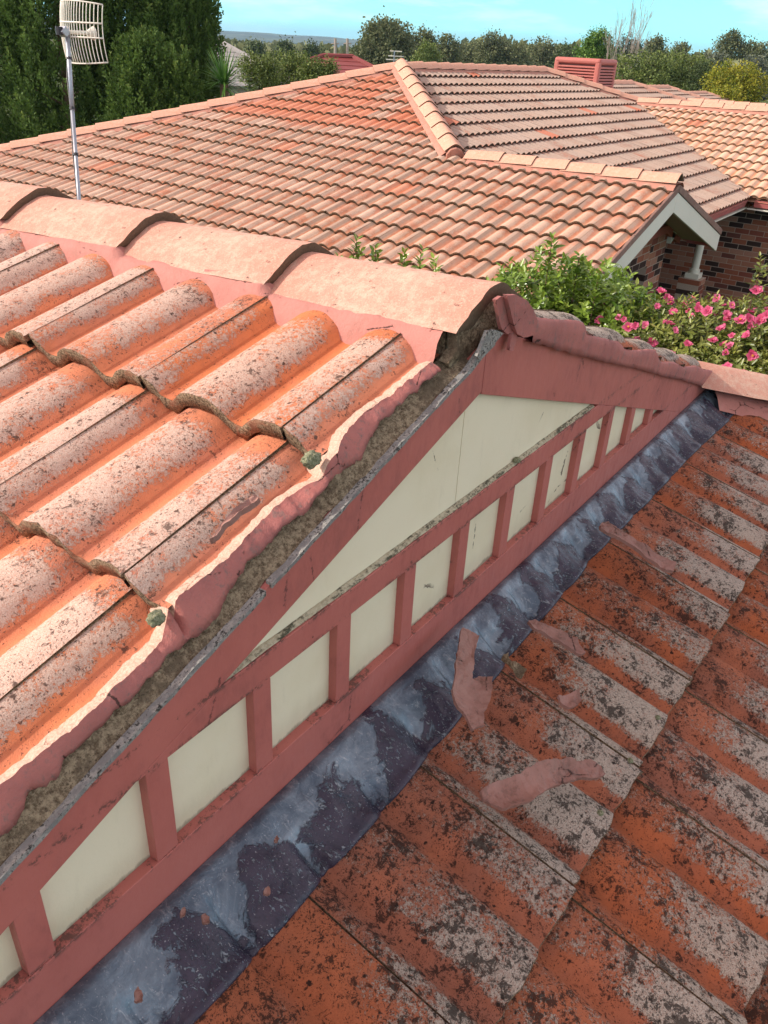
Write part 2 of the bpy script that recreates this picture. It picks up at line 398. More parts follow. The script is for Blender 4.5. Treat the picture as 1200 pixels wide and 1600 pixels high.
def cream_mat():
    t = NT('cream_painted_sheet'); ob = t.obj(); s = t.sep(ob)
    n1 = t.noise(ob, 5, 4, 0.6); n2 = t.noise(t.mapped(ob, (1, 1, 0.25)), 30, 5, 0.7); n3 = t.noise(ob, 220, 2)
    col = t.mix(t.smooth(n1, 0.35, 0.7), (0.78, 0.71, 0.52), (0.73, 0.655, 0.46))
    col = t.mix(t.mul(t.smooth(n2, 0.55, 0.8), 0.28), col, (0.48, 0.43, 0.30))
    cr = t.smooth(t.add(t.voro(ob, 3.2, 'DISTANCE_TO_EDGE'), t.mul(t.sub(t.noise(ob, 20, 5), 0.5), 0.12)), 0.003, 0.0008)
    col = t.mix(t.mul(cr, t.smooth(n1, 0.55, 0.6)), col, (0.2, 0.17, 0.12))
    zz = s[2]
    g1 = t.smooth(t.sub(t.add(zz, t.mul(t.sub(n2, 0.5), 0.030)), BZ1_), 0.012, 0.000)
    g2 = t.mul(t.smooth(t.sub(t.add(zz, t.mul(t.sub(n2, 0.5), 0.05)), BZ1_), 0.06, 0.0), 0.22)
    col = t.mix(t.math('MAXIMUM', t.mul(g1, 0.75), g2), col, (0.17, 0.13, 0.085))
    vd = t.voro(ob, 40); sp = t.smooth(t.sub(t.smooth(t.noise(ob, 9, 3), 0.6, 0.8, 0, 0.12), vd), 0, 0.03)
    col = t.mix(t.mul(sp, 0.7), col, (0.14, 0.12, 0.09))
    return t.done(col, 0.6, t.bump(t.add(n3, n2), 0.0006, 0.5), 0.3)
M['cream'] = cream_mat()
def mouldy():
    t = NT('mouldy_cream_bead'); ob = t.obj()
    n = t.noise(t.mapped(ob, (1, 3, 3)), 28, 6, 0.75); n2 = t.noise(ob, 140, 3, 0.7)
    col = t.mix(t.smooth(n2, 0.3, 0.7), (0.50, 0.44, 0.31), (0.36, 0.31, 0.21))
    col = t.mix(t.smooth(t.add(t.mul(n, 0.75), t.mul(n2, 0.25)), 0.48, 0.60), col, (0.075, 0.070, 0.045))
    return t.done(col, 0.85, t.bump(n, 0.002), 0.2)
M['mould'] = mouldy()
def fc_strip():
    t = NT('grey_cement_sheet_edge'); ob = t.obj()
    n = t.noise(ob, 45, 6, 0.75); n2 = t.noise(ob, 220, 3, 0.7)
    col = t.mix(t.smooth(n, 0.4, 0.6), (0.20, 0.195, 0.185), (0.34, 0.325, 0.29))
    col = t.mix(t.smooth(t.add(t.mul(n, 0.5), t.mul(n2, 0.5)), 0.50, 0.60), col, (0.035, 0.033, 0.03))
    return t.done(col, 0.8, t.bump(t.add(n, n2), 0.002), 0.3)
M['fc'] = fc_strip()
def lead():
    # old lead: pale grey oxide, reflected sky blue mixed into its colour, with remains of a dark bituminous coat on the lower half of every roll
    t = NT('weathered_lead'); ob = t.obj(); uv = t.uv('tile')
    u, v = uv[0], uv[1]            # u roll phase, v 0 wall .. 1 lower edge
    n1 = t.noise(ob, 14, 6, 0.7, 0.6); n2 = t.noise(t.mapped(ob, (1, 0.35, 1), rot=(0, 0, 0.5)), 75, 6, 0.75, 1.0); n3 = t.noise(ob, 260, 2); n4 = t.noise(t.mapped(ob, (1, 0.5, 1), rot=(0, 0, -0.7)), 150, 3, 0.6)
    ph = t.math('FRACT', t.add(u, t.mul(t.sub(t.noise(ob, 4.2, 2), 0.5), 0.9)))
    cr = t.sub(1.0, t.mul(t.math('ABSOLUTE', t.sub(ph, 0.55)), 2.4))
    f = t.add(t.add(t.mul(v, 1.0), t.mul(cr, 0.62)), t.add(t.mul(t.sub(n1, 0.5), 1.7), t.mul(t.sub(t.noise(ob, 5.0, 3), 0.5), 1.6)))
    D = t.smooth(f, 0.66, 0.80)
    holes = t.math('MAXIMUM', t.mul(t.smooth(n2, 0.57, 0.62), t.smooth(f, 1.9, 0.9)), t.mul(t.smooth(n4, 0.62, 0.66), t.smooth(f, 2.2, 1.0)))
    D = t.mul(D, t.sub(1.0, holes))
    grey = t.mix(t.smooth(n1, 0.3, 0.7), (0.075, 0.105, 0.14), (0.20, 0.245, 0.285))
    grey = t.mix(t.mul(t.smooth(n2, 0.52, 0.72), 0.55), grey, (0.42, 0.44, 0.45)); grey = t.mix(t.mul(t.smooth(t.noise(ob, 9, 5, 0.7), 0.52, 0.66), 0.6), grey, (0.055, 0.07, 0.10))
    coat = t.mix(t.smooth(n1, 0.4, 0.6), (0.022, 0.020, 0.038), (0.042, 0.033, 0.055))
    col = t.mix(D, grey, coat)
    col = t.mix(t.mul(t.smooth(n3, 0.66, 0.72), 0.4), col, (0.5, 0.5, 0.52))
    rough = t.mix(D, (0.24, 0.24, 0.24), (0.27, 0.27, 0.27))
    nb = t.bump(t.add(t.mul(D, 0.5), t.add(t.mul(n1, 1.2), t.mul(n2, 0.35))), 0.004, 0.8)
    return t.done(col, rough, nb, 0.45, t.mul(t.sub(1.0, D), 0.35))
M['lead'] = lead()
def moss_mat():
    t = NT('grey_green_moss'); ob = t.obj(); n = t.noise(ob, 300, 4, 0.8)
    return t.done(t.mix(t.smooth(n, 0.35, 0.65), (0.14, 0.16, 0.08), (0.40, 0.40, 0.27)), 0.95, t.bump(n, 0.004), 0.1)
M['moss'] = moss_mat()
def simple(name, c, rough=0.6, spec=0.4, metal=0.0, var=0.15, scale=20, bump=0.0):
    t = NT(name); ob = t.obj(); n = t.noise(ob, scale, 4, 0.6)
    col = t.mix(n, tuple(x*(1-var) for x in c), tuple(min(1, x*(1+var)) for x in c))
    return t.done(col, rough, t.bump(n, bump) if bump else None, spec, metal)
M['galv'] = simple('galvanised_steel', (0.36, 0.39, 0.43), 0.45, 0.5, 0.6, 0.2, 30)
M['antenna'] = simple('cream_antenna_coating', (0.74, 0.71, 0.60), 0.5, 0.4, 0, 0.06)
M['black_plastic'] = simple('black_plastic', (0.03, 0.03, 0.035), 0.5)
M['grey_plastic'] = simple('grey_plastic', (0.22, 0.23, 0.25), 0.5)
M['cooler'] = simple('faded_red_plastic', (0.42, 0.13, 0.105), 0.6, 0.35, 0, 0.10, 3)
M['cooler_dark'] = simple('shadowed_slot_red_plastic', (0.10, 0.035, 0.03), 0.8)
M['soffit_white'] = simple('off_white_trim_paint', (0.66, 0.66, 0.56), 0.55, 0.4, 0, 0.06, 4)
M['soffit'] = simple('eave_lining_beige', (0.36, 0.30, 0.22), 0.7, 0.3, 0, 0.08, 4)
M['gutter_pink'] = simple('pink_gutter_paint', (0.46, 0.14, 0.13), 0.4, 0.45, 0, 0.08, 5)
M['beam_red'] = simple('red_timber_paint', (0.33, 0.085, 0.06), 0.55, 0.35, 0, 0.15, 8)
def brick_mat():
    t = NT('mottled_brick_wall'); ob = t.obj()
    # object coordinates of every wall mesh are laid so that x runs along the wall and y up it
    b = t.n.new('ShaderNodeTexBrick'); t._in(b.inputs['Vector'], ob)
    b.inputs['Scale'].default_value = 1.0
    b.inputs['Brick Width'].default_value = 0.24; b.inputs['Row Height'].default_value = 0.086
    b.inputs['Mortar Size'].default_value = 0.0055; b.inputs['Mortar Smooth'].default_value = 0.2; b.inputs['Bias'].default_value = 0.0
    b.inputs['Color1'].default_value = (0, 0, 0, 1); b.inputs['Color2'].default_value = (1, 1, 1, 1); b.inputs['Mortar'].default_value = (0.5, 0.5, 0.5, 1)
    r = t.n.new('ShaderNodeValToRGB'); r.color_ramp.interpolation = 'CONSTANT'
    e = r.color_ramp.elements
    e[0].position = 0; e[0].color = (0.045, 0.028, 0.024, 1); e[1].position = 0.27; e[1].color = (0.30, 0.105, 0.060, 1)
    for p, c in ((0.45, (0.36, 0.16, 0.10, 1)), (0.62, (0.24, 0.075, 0.05, 1)), (0.75, (0.38, 0.20, 0.14, 1)), (0.9, (0.16, 0.06, 0.045, 1))):
        q = e.new(p); q.color = c
    t.l.new(b.outputs['Color'], r.inputs[0])
    col = t.mix(b.outputs['Fac'], r.outputs[0], (0.46, 0.37, 0.30))
    n = t.noise(ob, 60, 4); col = t.mix(t.mul(t.smooth(n, 0.4, 0.8), 0.3), col, (0.1, 0.06, 0.05))
    return t.done(col, 0.9, t.bump(t.sub(t.mul(n, 0.3), b.outputs['Fac']), 0.004), 0.15)
M['brick'] = brick_mat()
def leaf_mat(name, a, b, c=None, trans=0.25, rough=0.45, spec=0.4):
    t = NT(name); rd = t.uv('rnd')
    r = t.n.new('ShaderNodeValToRGB'); e = r.color_ramp.elements
    e[0].color = (*a, 1); e[1].color = (*b, 1)
    if c: q = e.new(0.85); q.color = (*b, 1); e[2].position = 1.0; e[2].color = (*c, 1)
    t.l.new(rd[0], r.inputs[0])
    t.done(r.outputs[0], rough, None, spec)
    tr = t.n.new('ShaderNodeBsdfTranslucent'); t.l.new(r.outputs[0], tr.inputs['Color'])
    mx = t.n.new('ShaderNodeMixShader'); mx.inputs[0].default_value = trans
    t.l.new(t.p.outputs[0], mx.inputs[1]); t.l.new(tr.outputs[0], mx.inputs[2]); t.l.new(mx.outputs[0], t.out.inputs['Surface'])
    return t.m
M['conifer'] = leaf_mat('conifer_foliage', (0.030, 0.062, 0.014), (0.115, 0.19, 0.038), (0.21, 0.27, 0.06), 0.25, 0.7, 0.2)
M['camellia_leaf'] = leaf_mat('glossy_camellia_leaf', (0.08, 0.17, 0.022), (0.26, 0.38, 0.05), (0.50, 0.55, 0.12), 0.25, 0.32, 0.5)
M['sasanqua_leaf'] = leaf_mat('olive_camellia_leaf', (0.07, 0.12, 0.022), (0.27, 0.30, 0.06), (0.50, 0.42, 0.16), 0.25, 0.38, 0.5)
M['petal'] = leaf_mat('pink_petal', (0.55, 0.05, 0.15), (0.80, 0.24, 0.42), (0.92, 0.62, 0.62), 0.35, 0.5, 0.3)
M['stamen'] = simple('yellow_stamen', (0.75, 0.45, 0.08), 0.7)
M['gum'] = leaf_mat('eucalypt_foliage', (0.085, 0.105, 0.050), (0.20, 0.22, 0.10), (0.30, 0.31, 0.16), 0.2, 0.7, 0.2)
M['green_tree'] = leaf_mat('bright_green_foliage', (0.05, 0.11, 0.018), (0.14, 0.25, 0.04), (0.24, 0.34, 0.07), 0.15, 0.6, 0.25)
M['olive_bush'] = leaf_mat('olive_bush_foliage', (0.07, 0.11, 0.026), (0.18, 0.23, 0.055), (0.28, 0.32, 0.10), 0.15, 0.6, 0.25)
M['yellow_bush'] = leaf_mat('yellow_green_foliage', (0.09, 0.14, 0.012), (0.36, 0.33, 0.03), (0.55, 0.42, 0.04), 0.15, 0.6, 0.25)
M['dark_bush'] = leaf_mat('dark_shrub_foliage', (0.035, 0.055, 0.02), (0.09, 0.13, 0.04), (0.15, 0.19, 0.06), 0.1, 0.6, 0.25)
M['grey_bush'] = leaf_mat('grey_green_foliage', (0.07, 0.09, 0.06), (0.15, 0.17, 0.12), (0.22, 0.24, 0.17), 0.1, 0.7, 0.2)
M['strap_leaf'] = leaf_mat('strap_leaf_green', (0.04, 0.11, 0.02), (0.11, 0.24, 0.04), (0.2, 0.32, 0.07), 0.2, 0.4, 0.4)
M['bark'] = simple('brown_bark', (0.13, 0.09, 0.06), 0.9, 0.1, 0, 0.35, 12, 0.01)
M['pale_bark'] = simple('pale_grey_bark', (0.36, 0.31, 0.26), 0.9, 0.1, 0, 0.2, 6)
M['grass'] = simple('mown_grass', (0.07, 0.10, 0.03), 0.95, 0.1, 0, 0.4, 0.6)
M['red_roof'] = simple('dark_red_metal_roof', (0.20, 0.040, 0.035), 0.5, 0.4, 0, 0.1, 2)
M['grey_roof'] = simple('grey_tile_roof', (0.27, 0.26, 0.25), 0.85, 0.2, 0, 0.15, 3)
M['wall_plain'] = simple('rendered_wall', (0.42, 0.34, 0.28), 0.85, 0.2, 0, 0.1, 2)

# ------------------------------------------------------------------ roof tiles
TW, TG, TH, RISE, ROLLH = 0.320, 0.322, 0.027, 0.032, 0.034
def prof(u, H=ROLLH, hw=0.405):
    """u in tile widths (array) -> roll height"""
    ph = np.abs(np.mod(u*2.0, 1.0) - 0.5)/hw
    x = np.clip(1 - ph**2, 0, 1)
    return H*x**0.62*np.minimum(1, x/0.22)**0.55
def frame(origin, ux, uy):
    ux = Vector(ux).normalized(); uy = Vector(uy).normalized(); n = ux.cross(uy)
    return Matrix(((ux.x, uy.x, n.x, origin[0]), (ux.y, uy.y, n.y, origin[1]), (ux.z, uy.z, n.z, origin[2]), (0, 0, 0, 1)))
def vnoise(P, s, seed=0.0):
    return np.array([mnoise.noise(Vector((p[0]*s+seed, p[1]*s-seed, p[2]*s+2*seed))) for p in P])
def tile_field(name, x0, x1, tails, joint0, clips, base=0.036, near=False, nacross=10, jitter=True, seed=1, rot_u=0.0, head_ext=0.03, H=ROLLH, TW=TW, TG=TG, HW=0.405):
    """tails: list of (y_tail, y_head) in local plane coordinates. clips: list of convex polygons (ccw) in local xy"""
    rg = np.random.default_rng(seed)
    k0 = int(floor((x0-joint0)/TW))-1; k1 = int(floor((x1-joint0)/TW))+2
    # columns; tile k spans joint0+k*TW .. ; u=0.75 of the field lies on a joint
    cols = []; 
    for k in range(k0, k1):
        a = joint0 + k*TW
        g = 0.0016
        xs = [g] + list(np.linspace(0, TW, 2*nacross+1)[1:-1]) + [TW-g]
        cols.append((k, np.array(xs)+a, a))
    Vs = []; UV = []; R2 = []; Q = []; nb = 0
    vrows = [0.0, .04, .15, .3, .45, .6, .75, .9, 1.0] if near else [0.0, .35, 1.0]
    for ci, (yt, yh) in enumerate(tails):
        g = yh-yt; gs = g/TG
        if yt > max(max(p[1] for p in c) for c in clips) or yh < min(min(p[1] for p in c) for c in clips): continue
        for (k, xs, a) in cols:
            if xs[-1] < x0 or xs[0] > x1: continue
            dy = rg.normal(0, 0.0022) if jitter else 0; dh = abs(rg.normal(0, 0.0012)) if jitter else 0
            tilt = rg.normal(0, 0.0010) if jitter else 0
            r1, r2 = rg.random(), rg.random()
            uu = 0.82 + (xs-a)/TW
            pr = prof(uu, H, HW)
            uf = uu
            pr[0] -= 0.0; 
            edge = np.zeros(len(xs)); 
            if near:
                edge = np.array([mnoise.noise(Vector((x*38, yt*9+k, 3.1)))*0.0042 + mnoise.noise(Vector((x*110, yt*9, 7.7)))*0.0022 for x in xs])
                edge[0] += 0.004; edge[-1] -= 0.003
            # the lap side sits a little proud
            lap = np.zeros(len(xs)); lap[0:4] = (0.0016, 0.0013, 0.0008, 0.0003); 
            rows = []
            def addrow(y, h, v):
                nonlocal nb
                n = len(xs)
                Vs.append(np.stack([xs, y if np.ndim(y) else np.full(n, y), h], 1))
                UV.append(np.stack([uf, np.full(n, v)], 1)); R2.append(np.tile([r1, r2], (n, 1)))
                b = nb; nb += n; return b
            def join(b0, b1):
                n = len(xs); i = np.arange(n-1)
                Q.append(np.stack([b0+i, b0+i+1, b1+i+1, b1+i], 1))
            ht = base + pr + RISE + dh + lap + tilt*np.linspace(-1, 1, len(xs))
            yb = yt + dy + edge
            wob = 0
            if near: wob = np.array([mnoise.noise(Vector((x*60, yt*5, 9.0)))*0.0022 for x in xs])
            bA = addrow(yb+0.06, ht-TH-0.004, -0.06); bB = addrow(yb+0.001, ht-TH+wob, -0.06); bC = addrow(yb-0.0006, ht-0.003, -0.06); bD = addrow(yb+0.0010, ht-0.0004, -0.02)
            join(bA, bB); join(bB, bC); join(bC, bD)
            prev = None
            for v in vrows:
                y = (yb + 0.0012) if v == 0 else np.full(len(xs), yt + v*g + (head_ext if v == 1.0 else 0))
                vv = v*gs if v < 1.0 else gs + head_ext/TG
                hh = base + pr + RISE*(1-vv) + dh*(1-v) + lap*(1-v) + tilt*np.linspace(-1, 1, len(xs))*(1-v)
                b = addrow(y, hh, vv)
                if prev is not None: join(prev, b)
                prev = b
            # side walls into the groove on both ends of the tile
            if near:
                for e in (0, -1):
                    pts = []
                    for v in (0.0, 1.0):
                        y = yb[e] if v == 0 else yt+g+head_ext
                        h = base + pr[e] + RISE*(1-v*gs) + dh*(1-v) + lap[e]*(1-v)
                        pts.append((xs[e], y, h))
                    Vs.append(np.array([pts[0], pts[1], (pts[1][0], pts[1][1], pts[1][2]-0.012), (pts[0][0], pts[0][1], pts[0][2]-0.012)]))
                    UV.append(np.tile([uf[e], -0.06], (4, 1))); R2.append(np.tile([r1, r2], (4, 1)))
                    Q.append(np.array([[nb, nb+1, nb+2, nb+3]])); nb += 4
    V = np.concatenate(Vs); UVc = np.concatenate(UV); R = np.concatenate(R2); Qc = np.concatenate(Q)
    # backing sheet so no light leaks through the joints
    bmo = bmesh.new()
    for ic, poly in enumerate(clips):
        P = np.array(poly)
        # keep faces whose bbox touches the polygon
        fx = V[Qc][:, :, 0]; fy = V[Qc][:, :, 1]
        keep = np.ones(len(Qc), bool); inside = np.ones(len(Qc), bool)
        n = len(P)
        for i in range(n):
            p = P[i]; d = P[(i+1) % n]-p
            nx, ny = -d[1], d[0]      # inside is left
            s = (fx-p[0])*nx + (fy-p[1])*ny
            keep &= (s.max(1) > 0)
        q = Qc[keep]
        used, inv = np.unique(q.ravel(), return_inverse=True)
        me = mesh_np('tmp', V[used], inv.reshape(-1, 4), UVc[used], R[used])
        bm = bmesh.new(); bm.from_mesh(me); bpy.data.meshes.remove(me)
        for i in range(n):
            p = P[i]; d = P[(i+1) % n]-p
            nrm = Vector((-d[1], d[0], 0)).normalized()
            bmesh.ops.bisect_plane(bm, geom=bm.verts[:]+bm.edges[:]+bm.faces[:], dist=1e-5, plane_co=Vector((p[0], p[1], 0)), plane_no=nrm, clear_inner=True)
        l1 = bm.loops.layers.uv['tile']; l2 = bm.loops.layers.uv['rnd']
        vs = [bm.verts.new((p[0], p[1], -0.004)) for p in P]
        f = bm.faces.new(vs)
        for l in f.loops: l[l1].uv = (0, 0.9); l[l2].uv = (0.5, 0.5)
        tmp = bpy.data.meshes.new('tmp'); bm.to_mesh(tmp); bm.free()
        bmo.from_mesh(tmp); bpy.data.meshes.remove(tmp)
    me = bpy.data.meshes.new(name); bmo.to_mesh(me); bmo.free()
    me.polygons.foreach_set('use_smooth', np.ones(len(me.polygons), dtype=bool))
    me.update()
    return me

def cap_mesh(name, L=0.47, hw=0.130, rise=0.061, th=0.024, near=False, seed=3):
    """ridge cap along +y, exposed end at y=0; local z up, foot level z=0"""
    if near:
        xs = [-1, -.93, -.84, -.74, -.64, -.53, -.42, -.31, -.20, -.10, 0, .10, .20, .31, .42, .53, .64, .74, .84, .93, 1]
        ys = list(np.linspace(0, 1, 15))
    else:
        xs = [-1, -.75, -.45, -.2, 0, .2, .45, .75, 1]; ys = [0, .5, 1]
    V = []; F = []; U = []; nx = len(xs)
    def z(x, r): 
        a = abs(x)
        return r*(1 - (max(0, a-0.10)/0.90)**1.28) if a < 1 else 0
    def rowpts(y, off, tilt):
        out = []
        for x in xs:
            zz = z(x, rise); 
            s = 1 - off/hw
            nz = 0
            if near:
                nz = mnoise.noise(Vector((x*3+seed, y*14, seed)))*0.0025 + mnoise.noise(Vector((x*14+seed, y*60, seed)))*0.0010
            out.append((x*hw*s, y, max(zz-off*1.15, -0.002)+nz+tilt))
        return out
    def tl(y): return 0.019*(1 - y/0.435)
    rows = []
    for y in ys:
        yy = y*L; ey = 0
        r = rowpts(yy, 0, tl(yy))
        if y == 0 and near:
            r = [(p[0], p[1]+mnoise.noise(Vector((p[0]*45, seed, 1)))*0.004, p[2]) for p in r]
        rows.append((r, 0))
    rim = rows[0][0]
    rin = rowpts(0.001, th, tl(0)); rin = [(p[0], p[1]+mnoise.noise(Vector((p[0]*50, seed, 4)))*0.003, p[2]) for p in rin]
    deep = rowpts(0.12, th, tl(0.12))
    end_rows = [([tuple(p) for p in rim], 1), (rin, 1), (deep, 1)]
    base = 0
    def emit(rowlist):
        nonlocal base
        for i, (r, k) in enumerate(rowlist):
            for p in r: V.append(p); U.append((float(k), 0.5))
        for i in range(len(rowlist)-1):
            for j in range(nx-1):
                a = base+i*nx+j; F.append((a, a+1, a+1+nx, a+nx))
        base += nx*len(rowlist)
    emit(rows); emit(end_rows)
    # side lips
    for s in (0, -1):
        for i in range(len(rows)-1):
            a, b = rows[i][0][s], rows[i+1][0][s]
            V.extend([a, b, (b[0]*0.9, b[1], b[2]-0.004), (a[0]*0.9, a[1], a[2]-0.004)]); U.extend([(1.0, .5)]*4)
            F.append((base, base+1, base+2, base+3)); base += 4
    me = mesh_np(name, V, F, np.array(U), np.tile([.5, .5], (len(V), 1)))
    me.polygons.foreach_set('use_smooth', np.ones(len(me.polygons), dtype=bool))
    return me

# ------------------------------------------------------------------ near house: the dutch gable
TP = 0.3385                                    # tan of the roof pitch
CP, SP = 1/sqrt(1+TP*TP), TP/sqrt(1+TP*TP)
RX, RY, RZ = 1.295, 0.63, -0.435               # apex of the barge boards
GZ = -1.071                                    # foot of the gable
GROUND = -4.25
house = empty('tiled_house', (2.0, 4.0, GROUND))
tag(house, 'near house with pink half timbered gable rising out of its tiled roof', 'house')

# --- left slope
ML = frame((RX, RY, RZ), (0, -1, 0), (CP, 0, SP))
LE = -4.05                                     # local y of the eave
leftx = -(2.2)
def Lp(x, y, z): return ML.inverted() @ Vector((x, y, z))
hipx = 1.88                                    # distance from ridge where the hip meets the gable foot
clipL = [[(-6.0, LE), (-0.052, LE), (-0.052, -0.08), (-6.0, -0.08)], [(-0.0521, LE), (0.012, LE), (0.012, -1.99), (-0.0521, -1.99)], [(0.0121, LE), (0.0 + (abs(LE)*CP-hipx), LE), (0.0121, -hipx/CP)]]
tailsL = []
y = -0.462
tailsL.append((y, -0.10))
TGL = 0.326
for i in range(1, 13): tailsL.append((y-TGL*i, y-TGL*(i-1)))
tailsL = [t for t in tailsL if t[0] < -0.2]
roofL_me = tile_field('roof_slope', -6.0, 2.4, tailsL, -0.119, clipL, near=True, nacross=12, seed=5, TW=0.320, TG=0.326, base=0.022)
roofL = part('roof_slope', roofL_me, M['tile_near'], house, ML)
tag(roofL, 'sunlit slope of rolled terracotta tiles')
# --- right slope (behind the ridge)
MR = frame((RX, RY, RZ), (0, 1, 0), (-CP, 0, SP))
clipR = [[(-0.012, -3.6), (6.0, -3.6), (6.0, -0.10), (-0.012, -0.10)], [(-(3.6*CP-hipx), -3.6), (-0.0121, -3.6), (-0.0121, -hipx/CP)]]
tailsR = [(-0.45-TG*i, -0.45-TG*(i-1)) for i in range(0, 10)]
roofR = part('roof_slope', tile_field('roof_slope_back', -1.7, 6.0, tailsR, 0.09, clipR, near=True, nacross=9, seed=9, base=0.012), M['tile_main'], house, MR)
# --- hip face below the gable
MAIN_DROP = 0.060
MM = frame((0.589, RY, GZ-MAIN_DROP), (1, 0, 0), (0, CP, SP))
tailsM = [(-0.443, 0.0)] + [(-0.443-TG*i, -0.443-TG*(i-1)) for i in range(1, 7)]
mx0, mx1 = RX-hipx-0.589, RX+hipx-0.589
clipM = [(mx0-2.2*CP, -2.2), (mx1+2.2*CP, -2.2), (mx1, -0.0), (mx0, -0.0)]
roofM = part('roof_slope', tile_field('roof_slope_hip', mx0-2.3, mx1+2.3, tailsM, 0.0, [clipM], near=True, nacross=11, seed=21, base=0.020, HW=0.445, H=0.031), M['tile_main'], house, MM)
tag(roofM, 'shaded hip slope with black and grey lichen')

# --- gable timberwork: everything is extruded along y from the front plane
def wall_part(name, poly, y0, y1, mat, bevel=0.0012, label=None):
    mb = MB(); mb.prism(poly, lambda p: (p[0], y0, p[1]), lambda p: (p[0], y1, p[1]))
    o = part(name, mb.mesh(name, bevel), mat, house)
    if label: tag(o, label)
    return o
YF = 0.63
tl_ = lambda x: RZ + 0.341*(x-RX)
tr_ = lambda x: RZ - 0.3385*(x-RX)
ll_ = lambda x: -0.733 + 0.340*(x-0.65)
lr_ = lambda x: -0.753 - 0.340*(x-1.873)
g = 0.0008
wall_part('barge_board', [(-0.66, tl_(-0.66)), (-0.66, ll_(-0.66)), (1.240-g, ll_(1.240)+0.0), (1.240-g, tl_(1.240))], YF, YF+0.02, M['paint_red'])
wall_part('barge_board', [(1.240+g, tl_(1.240)), (1.240+g, lr_(1.240)-0.0), (3.25, lr_(3.25)), (3.25, tr_(3.25)), (RX, RZ)], YF, YF+0.02, M['paint_red'])
MZ0, MZ1, BZ1 = -0.813, -0.762, -0.986
xl = lambda z: 0.65 + (z+0.733)/0.340
xr = lambda z: 1.873 - (z+0.753)/0.340
wall_part('rail', [(xl(MZ0)+g, MZ0), (xr(MZ0)-g, MZ0), (xr(MZ1)-g, MZ1), (xl(MZ1)+g, MZ1)], YF, YF+0.022, M['paint_red'])
wall_part('rail', [(xl(GZ-0.02)+g, GZ-0.02), (xr(GZ-0.02)-g, GZ-0.02), (xr(BZ1)-g, BZ1), (xl(BZ1)+g, BZ1)], YF, YF+0.022, M['paint_red'])
for i in range(-2, 12):
    xe = 0.271 + 0.1972*i; xa = xe-0.037
    def topz(x):
        if x < xl(MZ0): return ll_(x)
        if x > xr(MZ0): return lr_(x)
        return MZ0
    z0, z1 = topz(xa)-g, topz(xe)-g
    if min(z0, z1) < BZ1+0.006: continue
    wall_part('stud', [(xa, BZ1+g), (xe, BZ1+g), (xe, z1), (xa, z0)], YF+0.001, YF+0.019, M['paint_red'], 0.001)
# cream sheets: lower strip and two upper sheets with an open joint
wall_part('infill_panel', [(-0.35, GZ), (2.85, GZ), (2.05, MZ0+0.02), (0.40, MZ0+0.02)], YF+0.0175, YF+0.026, M['cream'], 0)
SX = 1.207
wall_part('infill_panel', [(0.5, MZ1-0.03), (SX-0.001, MZ1-0.03), (SX-0.001, ll_(SX)+0.02), (0.55, ll_(0.55)+0.02)], YF+0.0130, YF+0.0210, M['cream'], 0.0008)
wall_part('infill_panel', [(SX+0.001, MZ1-0.03), (1.98, MZ1-0.03), (1.93, lr_(1.93)+0.02), (1.24, lr_(1.24)+0.03), (SX+0.001, ll_(SX)+0.03)], YF+0.0130, YF+0.0210, M['cream'], 0.0008)
# mouldy bead on the mid rail
mb = MB(); prof_ = [(YF+0.003, MZ1+0.0006), (YF+0.0125, MZ1+0.0006), (YF+0.0125, MZ1+0.007), (YF+0.0095, MZ1+0.006), (YF+0.004, MZ1+0.002)]
n = 60; xs_ = np.linspace(xl(MZ1)+0.005, xr(MZ1)-0.02, n)
b0 = 0
for i, x in enumerate(xs_):
    for (yy, zz) in prof_:
        mb.V.append((x, yy + mnoise.noise(Vector((x*20, yy*90, zz*40)))*0.0015, zz + mnoise.noise(Vector((x*25, yy*50, 5)))*0.0018))
m_ = len(prof_)
for i in range(n-1):
    for k in range(m_):
        a = i*m_+k; b = i*m_+(k+1) % m_
        mb.F.append((a, b, b+m_, a+m_))
mb.F.append(tuple(range(m_))); mb.F.append(tuple((n-1)*m_+k for k in reversed(range(m_))))
part('bead', mb.mesh('bead'), M['mould'], house)
# nail heads
# fibre cement edge on top of the left barge
def ribbon(name, pts_top, pts_bot, y0, y1, mat, parent=house, rough=0.0, seed=0, smooth=False):
    """solid ribbon between two polylines of equal length given as (x,z); y0 front, y1 back"""
    n = len(pts_top); V = []; F = []
    for i in range(n):
        (a, b) = pts_top[i], pts_bot[i]
        nz = [mnoise.noise(Vector((a[0]*40+k*3.3, a[1]*40, seed+k)))*rough for k in range(4)]
        V += [(a[0], y0+nz[0], a[1]+nz[1]*0.5), (b[0], y0+nz[1], b[1]), (b[0], y1, b[1]), (a[0], y1, a[1]+nz[1]*0.5)]
    for i in range(n-1):
        for k in range(4):
            p = i*4+k; q = i*4+(k+1) % 4
            F.append((p, q, q+4, p+4))
    F.append((0, 1, 2, 3)); F.append(tuple((n-1)*4+k for k in (3, 2, 1, 0)))
    mb = MB(); mb.V = V; mb.F = F
    return part(name, mb.mesh(name), mat, parent, smooth=smooth)
for (xa, xb) in ((-0.62, 0.655), (0.668, 1.262)):
    xx = np.linspace(xa, xb, 90)
    flare = lambda x: 0.020*max(0, (x-1.17)/0.09) if x > 1.17 else 0
    top_ = [(x, tl_(x)+0.0045+mnoise.noise(Vector((x*22, 0, 0)))*0.003+flare(x)) for x in xx]
    bot_ = [(x, tl_(x)-0.003+mnoise.noise(Vector((x*15, 4, 0)))*0.0035) for x in xx]
    ribbon('cement_strip', top_, bot_, YF-0.005, YF+0.007, M['fc'], rough=0.0016)
